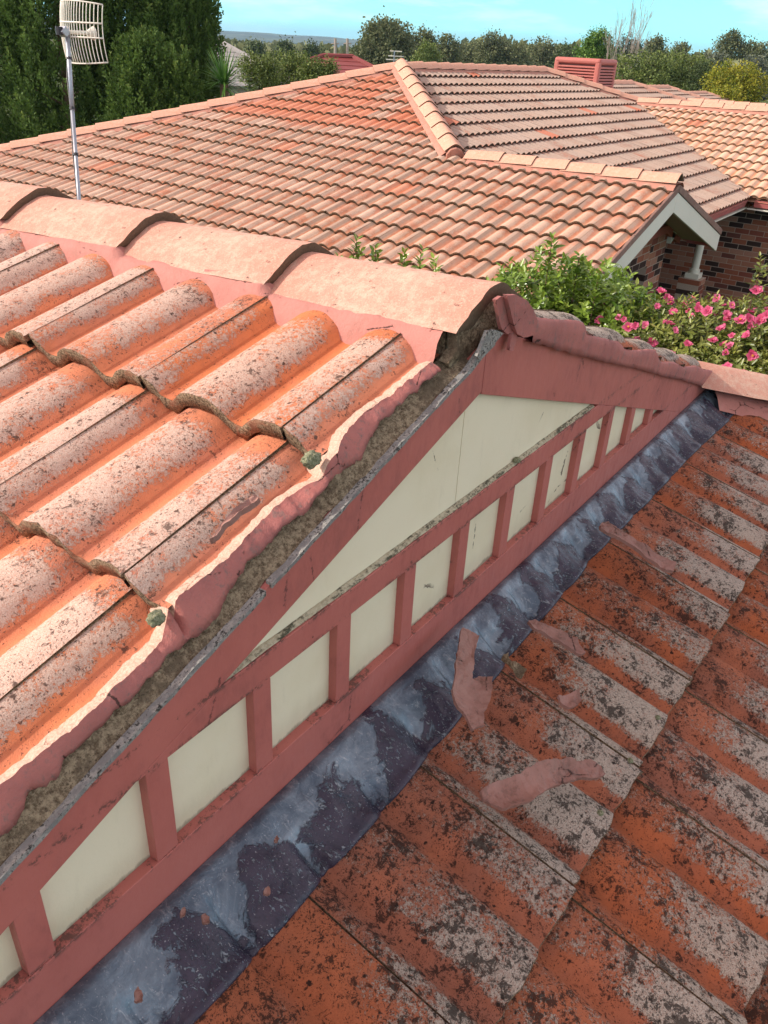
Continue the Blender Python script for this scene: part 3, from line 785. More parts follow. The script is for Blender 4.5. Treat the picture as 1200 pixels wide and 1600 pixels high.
# pink painted skin along the left verge; outlines measured on the verge plane y=YS and kept as real slabs
YS = 0.612
lip_px = [(742, 512), (712, 535), (680, 560), (652, 583), (625, 605), (600, 625), (583, 634), (565, 647), (548, 668), (532, 685), (529, 700), (527, 720), (514, 733), (500, 745), (475, 760), (450, 775), (425, 798), (400, 822), (375, 850), (350, 879), (322, 899), (297, 917), (282, 928), (279, 940), (266, 952), (258, 967), (266, 978), (256, 996), (244, 1013), (220, 1037), (200, 1055), (180, 1071), (150, 1115-8), (112, 1139), (75, 1166), (38, 1198), (0, 1228), (-60, 1275), (-130, 1330), (-220, 1400)]
rag_px = [(742, 520), (724, 545), (712, 563), (690, 576), (670, 594), (655, 602), (640, 618), (622, 634), (600, 652), (585, 672), (577, 684), (570, 700), (563, 716), (545, 730), (525, 742), (505, 765), (485, 788), (468, 805), (450, 817), (434, 832), (417, 850), (400, 866), (383, 878), (378, 894), (362, 916), (351, 938), (340, 958), (326, 976), (311, 990), (292, 1005), (268, 1018), (250, 1032), (236, 1056), (204, 1090), (180, 1112), (140, 1148), (98, 1188), (90, 1212), (45, 1240), (22, 1288), (-60, 1360)]
def resample(pl, xs):
    p = np.array(pl); o = np.argsort(p[:, 0]); return np.interp(xs, p[o, 0], p[o, 1])
_nL = (-SP, 0, CP)
def pan_h(d):
    v = ((0.462-d)/0.326) if d <= 0.462 else ((0.462-d)/0.326) % 1.0
    return 0.022 + RISE*(1-v)
def lip_point(p):
    h = 0.05
    for _ in range(6):
        q = hit(p, _nL, tuple(Vector((RX, RY, RZ)) + Vector(_nL)*h))
        d = (RX - q[0] - h*SP)/CP; h = 0.5*h + 0.5*(max(0.012, pan_h(d)) + 0.010)
    return q
lipW = [lip_point(p) for p in lip_px]; ragW = [hit(p, (-0.01535, -0.05, 0.045), (RX, 0.629, RZ)) for p in rag_px]
lipy_t = [(p[0], p[1]) for p in lipW]; ragy_t = [(p[0], p[1]) for p in ragW]
lip2 = [(p[0], p[2]) for p in lipW]; rag2 = [(p[0], p[2]) for p in ragW]
xx = np.linspace(-0.05, 1.125, 330)
lipz = resample(lip2, xx); ragz = resample(rag2, xx); lipy = resample(lipy_t, xx)
ragy = resample(ragy_t, xx)
lipy = np.convolve(np.pad(lipy, 6, mode='edge'), np.ones(13)/13, mode='valid')
# steps at tile tails repeat beyond the left edge of the view
xx2 = np.linspace(-0.60, -0.0505, 110)
lz2 = np.array([tl_(x)+0.060 for x in xx2]); ly2 = np.full(len(xx2), float(lipy[0]))
lz2 = np.array([tl_(x)+0.012+pan_h((RX-x)/CP) for x in xx2]); rz2 = np.array([tl_(x)+0.035+mnoise.noise(Vector((x*14, 1, 1)))*0.02 for x in xx2])
XX = np.concatenate([xx2, xx]); LZ = np.concatenate([lz2, lipz]); RZ_ = np.concatenate([rz2, ragz]); LY = np.concatenate([ly2, lipy]); RY_ = np.concatenate([np.full(len(xx2), float(ragy[0])), ragy])
V = []; F = []
# cross-section: tile side inner edge, lip crest, face top, face bottom, back bottom
rowsn = 9
for i, x in enumerate(XX):
    zt = LZ[i] + mnoise.noise(Vector((x*48, 3, 1)))*0.0045 + mnoise.noise(Vector((x*190, 3, 1)))*0.0024
    zb = min(RZ_[i] + mnoise.noise(Vector((x*42, 2, 0)))*0.010 + mnoise.noise(Vector((x*170, 2, 0)))*0.0042, LZ[i]-0.008)
    nn = mnoise.noise(Vector((x*18, 7, 0))); n2 = mnoise.noise(Vector((x*85, 9, 0)))
    planez = tl_(x); ly = LY[i]; yb_ = min(RY_[i], ly-0.004)
    ph_ = pan_h((RX-x)/CP-0.02)
    V += [(x, ly+0.046, planez+ph_-0.014), (x, ly+0.030+0.006*nn, planez+ph_+0.001+0.002*n2),
          (x, ly+0.010+0.004*nn, zt-0.001+0.0015*n2), (x, ly+0.002*n2, zt), (x, ly*0.93+yb_*0.07-0.002, zt*.9+zb*.1-0.001),
          (x, ly*.62+yb_*.38-0.004+0.0030*nn, zt*0.62+zb*0.38), (x, ly*.3+yb_*.7-0.004+0.0025*n2, zt*0.3+zb*0.7), (x, yb_-0.002+0.002*n2, zb), (x, yb_+0.008, zb+0.002)]
nb_ = len(V)
V += [V[i*rowsn+3] for i in range(len(XX))]
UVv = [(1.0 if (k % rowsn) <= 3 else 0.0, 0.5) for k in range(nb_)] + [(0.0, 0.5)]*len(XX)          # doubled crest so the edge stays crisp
for i in range(len(XX)-1):
    for j in range(rowsn-1):
        a = i*rowsn+j; c_ = a+rowsn
        if j == 3: F.append((nb_+i, nb_+i+1, c_+1, a+1))
        else: F.append((a, c_, c_+1, a+1))
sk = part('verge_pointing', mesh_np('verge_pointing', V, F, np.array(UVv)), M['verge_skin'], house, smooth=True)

# bare mortar under the left verge
xx = np.linspace(-0.60, 1.20, 300)
mV = []; mF = []
nr = 12
for i, x in enumerate(xx):
    for j in range(nr):
        f = j/(nr-1)
        zc = float(np.interp(x, XX, LZ)) - 0.007; yc = float(np.interp(x, XX, LY)) + 0.006
        h = 0.002*(1-f) + (zc - tl_(x))*f
        # perpendicular offset approx vertical
        p = Vector((x, YF-0.002, tl_(x)+h))
        d = mnoise.noise(p*16)*0.006 + mnoise.noise(p*55)*0.0035 + mnoise.noise(p*150)*0.0012
        yy = (YF + 0.006)*(1-f) + yc*f + d
        mV.append((x, yy, p.z))
for i in range(len(xx)-1):
    for j in range(nr-1):
        a = i*nr+j; mF.append((a, a+nr, a+nr+1, a+1))
part('mortar_bed', mesh_np('mortar_bed', mV, mF), M['bare_mortar'], house, smooth=True)

# right verge skin
up_px = [(812, 462), (828, 484), (834, 495), (870, 500), (905, 501), (915, 506), (917, 522), (945, 529), (968, 534), (975, 541), (977, 546), (1000, 548), (1026, 546), (1029, 556), (1034, 566), (1055, 566), (1062, 570), (1070, 574), (1090, 572), (1100, 577), (1120, 580), (1133, 590)]
lo_px = [(806, 526), (828, 534), (850, 540), (880, 549), (905, 556), (925, 560), (950, 567), (975, 572), (1000, 577), (1020, 583), (1045, 590), (1065, 594), (1085, 600), (1105, 604), (1125, 607)]
YV = 0.616
u2 = [(lambda q: (q[0], q[2]))(wallp(p, YV)) for p in up_px]; l2 = [(lambda q: (q[0], q[2]))(wallp(p, YV)) for p in lo_px]
xx = np.linspace(1.40, 3.16, 300)
uz = resample(u2, xx); lz = resample(l2, xx)
V = []; F = []; rn = 8
for i, x in enumerate(xx):
    zt = uz[i] + mnoise.noise(Vector((x*60, 3, 0)))*0.002; zb = min(lz[i] + mnoise.noise(Vector((x*25, 5, 0)))*0.004, zt-0.01)
    n1 = mnoise.noise(Vector((x*9, 7, 1))); n2 = mnoise.noise(Vector((x*40, 9, 2)))
    V += [(x, YV+0.035, zt-0.012), (x, YV+0.014, zt-0.002), (x, YV+0.004, zt), (x, YV-0.001+n2*0.003, zt-0.006), (x, YV-0.002+n1*0.005, zt*.6+zb*.4),
          (x, YV+n2*0.004, zt*.25+zb*.75), (x, YV+0.001+n1*0.003, zb), (x, YV+0.014, zb+0.003)]
for i in range(len(xx)-1):
    for j in range(rn-1):
        a = i*rn+j; F.append((a, a+1, a+rn+1, a+rn))
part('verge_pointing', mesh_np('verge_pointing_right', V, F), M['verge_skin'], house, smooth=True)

# pointing slabs closing the end of the ridge, one broken loose
def slab(name, px, y, th, mat, parent=house, bend=0.003, sub=3, label=None):
    P = [wallp(p, y) for p in px]
    bm = bmesh.new(); vs = [bm.verts.new(p) for p in P]
    f = bm.faces.new(vs); bmesh.ops.triangulate(bm, faces=[f])
    bmesh.ops.subdivide_edges(bm, edges=bm.edges[:], cuts=sub, use_grid_fill=True)
    r = bmesh.ops.solidify(bm, geom=bm.faces[:], thickness=th)
    for v in bm.verts:
        v.co.y += mnoise.noise(v.co*22)*bend + mnoise.noise(v.co*80)*bend*0.3
        v.co.x += mnoise.noise(v.co*70+Vector((5, 0, 0)))*0.0012; v.co.z += mnoise.noise(v.co*70)*0.0012
    bmesh.ops.recalc_face_normals(bm, faces=bm.faces)
    o = part(name, bm_mesh(name, bm), mat, parent); 
    if label: tag(o, label)
    return o
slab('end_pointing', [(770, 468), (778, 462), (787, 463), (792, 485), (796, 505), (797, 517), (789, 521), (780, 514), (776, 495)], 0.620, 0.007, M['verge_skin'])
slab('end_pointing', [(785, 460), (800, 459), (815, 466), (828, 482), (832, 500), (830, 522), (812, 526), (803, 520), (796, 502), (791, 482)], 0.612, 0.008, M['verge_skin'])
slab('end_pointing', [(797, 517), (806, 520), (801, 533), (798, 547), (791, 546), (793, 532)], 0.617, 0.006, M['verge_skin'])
# rough mortar behind them, filling the ridge end and the verge head
def rough_fill(name, px, y, th, mat, amp=0.007, sub=6):
    P = [wallp(p, y) for p in px]
    bm = bmesh.new(); c = bm.verts.new(sum((Vector(p) for p in P), Vector())/len(P))
    vs = [bm.verts.new(p) for p in P]
    for i in range(len(vs)): bm.faces.new((vs[i], vs[(i+1) % len(vs)], c))
    bmesh.ops.subdivide_edges(bm, edges=bm.edges[:], cuts=sub, use_grid_fill=True)
    for v in bm.verts:
        v.co.y += mnoise.noise(v.co*25)*amp + mnoise.noise(v.co*90)*amp*0.45
    bmesh.ops.solidify(bm, geom=bm.faces[:], thickness=-th)
    bmesh.ops.recalc_face_normals(bm, faces=bm.faces)
    return part(name, bm_mesh(name, bm), mat, house)
rough_fill('mortar_bed', [(700, 568), (712, 545), (716, 520), (728, 502), (748, 482), (765, 470), (785, 462), (805, 466), (818, 480), (822, 510), (800, 520), (786, 519), (745, 560), (712, 590)], 0.652, 0.02, M['bare_mortar'])
rough_fill('mortar_bed', [(694, 552), (700, 516), (728, 500), (760, 478), (800, 468), (826, 490), (800, 524), (760, 560), (712, 600), (690, 590)], 0.674, 0.03, M['bare_mortar'])
slab('cement_strip', [(757, 516), (768, 514), (783, 519), (762, 544), (746, 561), (741, 556), (750, 535)], 0.623, 0.006, M['fc'], bend=0.001)

# --- ridge caps of the near house
capN = [cap_mesh('ridge_cap', near=True, seed=3.1+i*2.7) for i in range(4)]
FOOT = 0.053
for i in range(13):
    yend = 0.645 + 0.4365*i
    o = part('ridge_cap', capN[i % 4], M['cap_near'], house, Matrix.Translation((RX-0.012, yend, RZ-0.121*TP+FOOT-0.004)) @ Matrix.Rotation(radians((i*37 % 5-2)*0.25), 4, 'Z'))
# pointing under the caps, both sides: sheet from cap foot down onto the tiles
def pointing(name, side, y0, y1, mat, n=420, seed=0):
    V = []; F = []
    rows = [(0.06, 0.035), (0.098, 0.047), (0.124, 0.051), (0.134, 0.0555), (0.146, 0.054), (0.157, 0.049), (0.165, 0.040), (0.174, 0.024), (0.20, -0.002)]
    for i in range(n+1):
        y = y0+(y1-y0)*i/n
        for j, (d, h) in enumerate(rows):
            nz = mnoise.noise(Vector((y*9, j*0.9, seed)))*0.006 + mnoise.noise(Vector((y*45, j*1.7, seed)))*0.0018
            if 1 < j < 7: pass
            dd = d + mnoise.noise(Vector((y*6, j*0.5, seed+4)))*0.006
            fr = ((y-0.645) % 0.4365)/0.4365; tlt = 0.018*(1-fr)*(1.0 if 2 <= j <= 4 else (0.5 if j == 5 else 0.0))*(1 if side < 0 else .5)
            x = RX - 0.006 + side*dd*CP; z = RZ - dd*SP + h + tlt + nz*(0.4 if j < 3 else 1)
            V.append((x, y, z))
    m = len(rows)
    for i in range(n):
        for j in range(m-1):
            a = i*m+j; F.append((a, a+1, a+m+1, a+m))
    return part(name, mesh_np(name, V, F), mat, house, smooth=True)
pointing('ridge_pointing', -1, 0.672, 5.9, M['bedding'])
pointing('ridge_pointing', 1, 0.64, 5.9, M['bedding'], 200, 3)

# --- lead flashing dressed over the tiles
def flashing():
    V = []; F = []; U = []
    n = 900; m = 16
    xs = np.linspace(-0.62, 3.22, n)
    pix_d = [(0.34, .125), (0.59, .121), (0.94, .119), (1.28, .108), (1.8, .094), (2.4, .104), (3.0, .118), (3.3, .12)]
    for i, x in enumerate(xs):
        lx = x-0.589
        uu = 0.82 + lx/TW
        pr = float(prof(np.array([uu]), 0.031, 0.445)[0])
        edge = float(np.interp(x, [p[0] for p in pix_d], [p[1] for p in pix_d])) + mnoise.noise(Vector((x*7, 0, 2)))*0.006 + mnoise.noise(Vector((x*2.1, 0, 4)))*0.004
        edge += 0.008*(pr/ROLLH-0.5)
        for j in range(m):
            f = j/(m-1)
            d = -0.0200 + f*(edge+0.0200)
            surf = 0.020 + pr + RISE*(1-((-d)-(-0.443))/TG) + 0.004
            flat = 0.066
            w = min(1, max(0, (f-0.10)*1.35))**1.2
            h = flat*(1-w) + surf*w
            h = h + 0.0045*min(1, f*2.5) + (mnoise.noise(Vector((x*19, d*26, 1)))*0.0058 + mnoise.noise(Vector((x*55, d*48, 1)))*0.0028)*min(1, f*2.5+0.1) + mnoise.noise(Vector((x*120, d*110, 1)))*0.0008
            h = max(h, surf + 0.0008) if f > 0.3 else h
            if f == 0: h = 0.060
            p = MM @ Vector((lx, -d, h)); V.append(tuple(p)); U.append((uu*2.0, f))
    for i in range(n-1):
        for j in range(m-1):
            a = i*m+j; F.append((a, a+1, a+m+1, a+m))
    # thickness lip
    b = len(V)
    for i in range(n):
        p = Vector(V[i*m+m-1]); V.append((p.x, p.y, p.z-0.006)); U.append((U[i*m+m-1][0], 1.0))
    for i in range(n-1): F.append((i*m+m-1, b+i, b+i+1, (i+1)*m+m-1))
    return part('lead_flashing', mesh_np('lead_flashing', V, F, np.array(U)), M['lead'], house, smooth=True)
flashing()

# --- hip caps at the right end of the gable and on the left corner
hipdir = Vector((1, -1, -TP)).normalized()
def hip_caps(start, d, n, mat, meshes, lift=0.05, cover=0.435, parent=None, name='ridge_cap', sc=1.0):
    d = Vector(d).normalized()
    side = d.cross(Vector((0, 0, 1))).normalized(); up = side.cross(d).normalized()
    yv = -d                                   # cap +y points up the hip, exposed end down the slope
    xv = yv.cross(up).normalized()
    for i in range(n):
        o = Vector(start) + d*(cover*(i+1)) + up*lift
        Mx = Matrix(((xv.x*sc, yv.x, up.x*sc, o.x), (xv.y*sc, yv.y, up.y*sc, o.y), (xv.z*sc, yv.z, up.z*sc, o.z), (0, 0, 0, 1)))
        part(name, meshes[i % len(meshes)], mat, parent, Mx)
hip_caps((RX+hipx-0.10, RY+0.06, GZ+0.0), hipdir, 5, M['cap_near'], capN, lift=0.045, parent=house)
hip_caps((RX-hipx+0.02, RY+0.02, GZ-0.02), (-1, -1, -TP), 5, M['cap_near'], capN, lift=0.05, parent=house)
for sgn, st in ((1, (RX+hipx, RY, GZ)),):
    V = []; F = []
    s0 = Vector(st); rows = [(-0.17, -0.06), (-0.135, -0.02), (-0.10, 0.0), (0.10, 0.0), (0.135, -0.02), (0.17, -0.06)]
    side = hipdir.cross(Vector((0, 0, 1))).normalized()
    for i in range(81):
        p = s0 + hipdir*(2.6*i/80-0.05)
        for j, (a, h) in enumerate(rows):
            V.append(tuple(p + side*a + Vector((0, 0, h + 0.012 + mnoise.noise(Vector((i*0.5, j, 3)))*0.006))))
    for i in range(80):
        for j in range(5):
            a = i*6+j; F.append((a, a+1, a+7, a+6))
    part('hip_pointing', mesh_np('hip_pointing', V, F), M['bedding'], house, smooth=True)
# eaves, gutters and walls of the near house
mb = MB(); ex0 = RX+LE*CP; ex1 = RX+3.6*CP
eave_z = RZ + LE*SP
mb.box(ex0+0.45, ex1-0.4, -0.9, 6.5, GROUND, eave_z-0.12)
part('wall', mb.mesh('wall'), M['wall_plain'], house)

# ------------------------------------------------------------------ neighbouring house
TN = 0.32; CN, SN = 1/sqrt(1+TN*TN), TN/sqrt(1+TN*TN)
PX_, PY_, PZ_ = 11.64, 7.91, -0.31
QX, QY, QZ = PX_-2.6, PY_-2.6, PZ_-2.6*TN
EX = 16.64
VX, VY, VZ = 18.09, 6.46, PZ_-1.45*TN
BEY = 3.08                                         # B eave
CEX = VX-(VY-BEY)                                  # C eave x
EAVZ = PZ_-(PY_-BEY)*TN
neigh = empty('brick_house', (12.0, 5.0, GROUND))
tag(neigh, 'neighbouring brick house with a large sunlit terracotta hip roof and small white gable', 'house')
Le = -5.5/CN
MA = frame((PX_, 0, PZ_), (0, -1, 0), (CN, 0, SN))
def tl(n, first=-0.0, g=0.322): return [(first-g*(i+1), first-g*i) for i in range(n)]
polyA = [[(-13.41, Le), (-QY, Le), (-QY, -2.6/CN), (-PY_, 0)], [(-QY+0.0001, Le), (-2.62, Le), (-2.62, -2.6/CN), (-QY+0.0001, -2.6/CN)]]
rA = part('roof_slope', tile_field('roof_a', -13.5, -2.6, tl(19), -2.70, polyA, nacross=6, seed=31, H=0.036), M['tile_far_a'], neigh, MA)
tag(rA, 'large sunlit roof slope with a redder band near its hip')
MBf = frame((0, PY_, PZ_), (1, 0, 0), (0, CN, SN))
polyB = [[(QX+(QY-BEY), -(PY_-BEY)/CN), (CEX, -(PY_-BEY)/CN), (VX, -(PY_-VY)/CN), (EX, 0), (PX_, 0), (QX, -2.6/CN)]]
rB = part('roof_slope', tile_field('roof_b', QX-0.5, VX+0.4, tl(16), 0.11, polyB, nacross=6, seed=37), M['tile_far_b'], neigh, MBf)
tag(rB, 'greyed roof slope facing away from the sun with dark course lines')
MC = frame((VX, 0, VZ), (0, -1, 0), (CN, 0, SN))
polyC = [[(-BEY, -(VX-CEX)/CN), (5.0, -(VX-CEX)/CN), (5.0, 0), (-VY, 0)]]
part('roof_slope', tile_field('roof_c', -VY-0.2, 5.1, tl(12), 0.05, polyC, nacross=6, seed=41, H=0.036), M['tile_far_c'], neigh, MC)
MG = frame((QX, 0, QZ), (0, 1, 0), (-CN, 0, SN))
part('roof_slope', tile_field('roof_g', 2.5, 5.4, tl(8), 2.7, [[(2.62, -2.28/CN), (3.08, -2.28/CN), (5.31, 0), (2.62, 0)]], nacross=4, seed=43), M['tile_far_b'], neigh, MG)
ME_ = frame((EX, 0, PZ_), (0, 1, 0), (-CN, 0, SN))
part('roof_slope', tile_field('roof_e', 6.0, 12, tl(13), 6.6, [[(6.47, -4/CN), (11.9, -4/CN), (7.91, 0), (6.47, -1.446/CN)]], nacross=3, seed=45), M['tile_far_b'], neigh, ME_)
# back slopes (plain sheets of the same pitch)
mb = MB()
mb.V = [(PX_, PY_, PZ_), (EX, PY_, PZ_), (EX+4.9, PY_+4.9, PZ_-4.9*TN), (PX_-4.9, PY_+4.9, PZ_-4.9*TN),
        (VX, VY, VZ), (VX, -5, VZ), (VX+3.4, -5, VZ-3.4*TN), (VX+3.4, VY, VZ-3.4*TN)]
mb.F = [(0, 1, 2, 3), (4, 5, 6, 7)]
part('roof_slope', mb.mesh('roof_back'), M['grey_roof'], neigh)
capF = [cap_mesh('ridge_cap', hw=0.135, rise=0.085, th=0.02, near=False, seed=1)]
def line_caps(a, b, mat, parent, lift=0.07, cover=0.42, name='ridge_cap', plug=True):
    """caps from high end a down to b; exposed ends at the b side"""
    a, b = Vector(a), Vector(b); d = (b-a).normalized(); n = max(1, int(round((b-a).length/cover))); cv = (b-a).length/n
    side = d.cross(Vector((0, 0, 1))).normalized(); up = side.cross(d).normalized(); yv = -d; xv = yv.cross(up).normalized()
    for i in range(n):
        o = a + d*(cv*(i+1)) + up*lift
        Mx = Matrix(((xv.x, yv.x, up.x, o.x), (xv.y, yv.y, up.y, o.y), (xv.z, yv.z, up.z, o.z), (0, 0, 0, 1)))
        part(name, capF[0], mat, parent, Mx)
    # pointing under the caps
    V = []; F = []
    rows = [(-0.185, -0.05), (-0.14, -0.012), (-0.11, 0.006), (0.11, 0.006), (0.14, -0.012), (0.185, -0.05)]
    m = n*3
    for i in range(m+1):
        p = a + (b-a)*(i/m)
        for (w, h) in rows: V.append(tuple(p + side*w + up*(lift+h)))
    for i in range(m):
        for j in range(5):
            q = i*6+j; F.append((q, q+1, q+7, q+6))
    part('pointing', mesh_np('pointing', V, F), M['far_pointing'], parent)
CZ = 0.075
line_caps((PX_, PY_, PZ_), (PX_-5.0, PY_+5.0, PZ_-5.0*TN), M['cap_far'], neigh, CZ)
line_caps((PX_, PY_, PZ_), (QX+0.02, QY+0.02, QZ), M['cap_far'], neigh, CZ+0.03)
line_caps((PX_+0.15, PY_, PZ_), (EX, PY_, PZ_), M['cap_dark'], neigh, CZ-0.01)
line_caps((EX, PY_, PZ_), (VX, VY, VZ), M['cap_dark'], neigh, CZ)
line_caps((QX, QY-0.25, QZ), (QX, 2.60, QZ), M['cap_far'], neigh, CZ)
line_caps((VX, VY-0.1, VZ), (VX, -5.0, VZ), M['cap_far'], neigh, CZ)
# closing mortar at the foot of the short hip
mb = MB(); mb.tube([(QX+0.10, QY+0.10, QZ+0.085), (QX-0.02, QY-0.02, QZ+0.05)], 0.115, 10)
part('pointing', mb.mesh('pointing', 0.01), M['far_pointing'], neigh)
# small gable: barge boards, eave lining, walls
gy0 = 2.60
def gpoly(name, poly, y0, y1, mat, bevel=0.004):
    mb = MB(); mb.prism(poly, lambda p: (p[0], y0, p[1]), lambda p: (p[0], y1, p[1])); return part(name, mb.mesh(name, bevel), mat, neigh)
az = QZ-0.005
rt = 2.26
gpoly('barge_board', [(QX+0.002, az), (QX+rt, az-rt*TN), (QX+rt, az-rt*TN-0.20), (QX+0.002, az-0.20)], gy0, gy0+0.03, M['soffit_white'])
gpoly('barge_board', [(QX-0.002, az), (QX-0.002, az-0.20), (QX-rt, az-rt*TN-0.20), (QX-rt, az-rt*TN)], gy0, gy0+0.03, M['soffit_white'])
dark = M['tile_far_b']
for sg in (1, -1):
    gpoly('verge_pointing', [(QX+sg*0.003, az+0.075), (QX+sg*rt, az-rt*TN+0.075), (QX+sg*rt, az-rt*TN+0.002), (QX+sg*0.003, az+0.002)][::sg], gy0-0.012, gy0+0.02, M['cap_dark'] if sg > 0 else M['cap_dark'], 0.006)
for sg in (1, -1):
    mb = MB(); a_ = 0.0
    pts = [(QX+sg*0.01, az-0.10), (QX+sg*(rt-0.02), az-rt*TN-0.10), (QX+sg*(rt-0.02), az-rt*TN-0.115), (QX+sg*0.01, az-0.115)]
    gpoly('eave_lining', pts[::sg], gy0+0.031, 5.4, M['soffit'], 0)
def wallbox(name, axis, a0, a1, b0, b1, z0, z1, mat, parent=neigh):
    """brick walls: local x along the wall, local y up"""
    L_ = a1-a0; H_ = z1-z0; T = b1-b0
    mb = MB(); mb.box(0, L_, 0, H_, -T, 0) if True else None
    if axis == 'x': Mx = Matrix(((1, 0, 0, a0), (0, 0, -1, b0), (0, 1, 0, z0), (0, 0, 0, 1)))
    else: Mx = Matrix(((0, 0, -1, b0), (-1, 0, 0, a1), (0, 1, 0, z0), (0, 0, 0, 1)))
    return part(name, mb.mesh(name), mat, parent, Mx)
# front wall of the gable with a window opening, right end is the pier beside the porch
PR = 10.76
wallbox('wall', 'x', QX-1.7, 9.25, 3.10, 3.34, GROUND, -1.72, M['brick'])
wallbox('wall', 'x', 9.25, 10.15, 3.10, 3.34, -2.16, -1.50, M['brick'])
wallbox('wall', 'x', 10.15, PR, 3.10, 3.34, GROUND, -1.78, M['brick'])
wallbox('wall', 'x', 9.25, 10.15, 3.10, 3.34, GROUND, -3.2, M['brick'])
gpoly('window', [(9.25, -3.2), (10.15, -3.2), (10.15, -2.16), (9.25, -2.16)], 3.24, 3.27, M['grey_plastic'])
gpoly('beam', [(8.3, -1.80), (PR+0.25, -1.80), (PR+0.25, -1.70), (8.3, -1.70)], 3.02, 3.098, M['beam_red'])
gpoly('beam', [(QX+0.2, az-0.13-0.2*TN), (QX+2.1, az-0.13-2.1*TN), (QX+2.1, az-0.20-2.1*TN), (QX+0.2, az-0.20-0.2*TN)], 3.04, 3.10, M['beam_red'])
gpoly('bracket', [(PR-0.02, -1.97), (PR+0.26, -1.80), (PR-0.02, -1.80)], 3.04, 3.10, M['soffit_white'])
# walls of the main block and porch
wallbox('wall', 'x', PR, 15.2, 5.2, 5.4, GROUND, EAVZ-0.1, M['brick'])
wallbox('wall', 'y', -5.0, 5.2, 15.2, 15.44, GROUND, EAVZ-0.10, M['brick'])
mb = MB(); mb.box(7.3, 20.5, 5.6, 12.0, GROUND, EAVZ-0.15); part('wall', mb.mesh('wall'), M['wall_plain'], neigh)
mb = MB(); mb.box(QX+rt-0.05, CEX+0.1, BEY+0.02, 5.2, EAVZ-0.13, EAVZ-0.11); mb.box(CEX+0.02, 15.25, -5.0, BEY+0.0, EAVZ-0.13, EAVZ-0.11)
part('eave_lining', mb.mesh('eave_lining'), M['soffit_white'], neigh)
def gutter(name, pts, w=0.10, h=0.10, mat=None):
    mb = MB()
    a, b = Vector(pts[0]), Vector(pts[1]); d = (b-a).normalized(); s_ = d.cross(Vector((0, 0, 1)))
    prof2 = [(0, 0), (w*0.2, -h), (w, -h), (w, 0.0), (w+0.012, 0.0), (w+0.012, -h-0.008), (w*0.12, -h-0.008), (-0.012, 0)]
    mb.prism(prof2, lambda p: a+s_*(p[0])*-1+Vector((0, 0, p[1])), lambda p: b+s_*(p[0])*-1+Vector((0, 0, p[1])))
    return part(name, mb.mesh(name, 0.004), mat or M['gutter_pink'], neigh)
gutter('gutter', [(QX+rt+0.05, BEY+0.02, EAVZ+0.02), (CEX+0.0, BEY+0.02, EAVZ+0.02)])
gutter('gutter', [(CEX+0.02, BEY-0.09, EAVZ+0.02), (CEX+0.02, -5.0, EAVZ+0.02)])
mb = MB(); mb.box(QX+rt-0.02, QX+rt+0.10, 2.70, 3.0, EAVZ-0.17, EAVZ-0.03); part('gutter', mb.mesh('gutter', 0.01), M['gutter_pink'], neigh)
mb = MB(); mb.tube([(13.66, 3.40, -2.84), (13.66, 3.40, -2.02)], 0.060, 16); mb.tube([(13.66, 3.40, -2.88), (13.66, 3.40, -2.82)], 0.085, 16)
mb.box(13.55, 13.77, 3.29, 3.51, -2.96, -2.88); part('column', mb.mesh('column', 0.006), M['soffit_white'], neigh)
wallbox('pier', 'x', 13.5, 13.84, 3.24, 3.58, GROUND, -2.96, M['brick'])

# ------------------------------------------------------------------ evaporative cooler on the neighbour's roof
cx0, cy0, czb, czt = 18.28, 7.42, -0.66, 0.03
cool = empty('evaporative_cooler', (cx0+0.5, cy0+0.52, czb)); tag(cool, 'faded red louvred rooftop cooler box behind the ridge of the neighbouring roof', 'rooftop cooler')
def ringbox(name, inset, z0, z1, mat, bevel=0.03, parent=cool, w=1.0, d=1.05):
    mb = MB(); mb.box(cx0+inset, cx0+w-inset, cy0+inset, cy0+d-inset, z0, z1); return part(name, mb.mesh(name, bevel, 3), mat, parent)
core = ringbox('body', 0.05, czb+0.05, czt-0.06, M['cooler_dark'], 0.02)
ringbox('lid', 0.0, czt-0.115, czt, M['cooler'], 0.05)
ns = 8
for i in range(ns):
    z0 = czb+0.115 + i*((czt-0.13)-(czb+0.115))/ns
    o = ringbox('louvre', 0.008+0.004*(ns-i)/ns, z0, z0+0.036, M['cooler'], 0.012)
for sx in (0, 1):
    for sy in (0, 1):
        mb = MB(); x_ = cx0+0.004+sx*0.992-0.0; y_ = cy0+0.004+sy*1.042
        mb.box(min(x_, x_+(0.11 if sx == 0 else -0.11)), max(x_, x_+(0.11 if sx == 0 else -0.11)), min(y_, y_+(0.11 if sy == 0 else -0.11)), max(y_, y_+(0.11 if sy == 0 else -0.11)), czb+0.02, czt-0.06)
        part('corner_post', mb.mesh('corner_post', 0.03, 3), M['cooler'], cool)
ringbox('base', 0.12, czb-0.35, czb+0.09, M['cooler'], 0.04)
# blurred raised wave of a maker's badge on the long side
mb = MB()
for i in range(9):
    yq = cy0+0.30+i*0.045
    mb.tube([(cx0-0.004, yq, czb+0.33+0.012*sin(i*1.7)), (cx0-0.004, yq+0.036, czb+0.345+0.012*cos(i*2.1))], 0.007, 5)
part('badge', mb.mesh('badge'), M['cooler_dark'], cool)

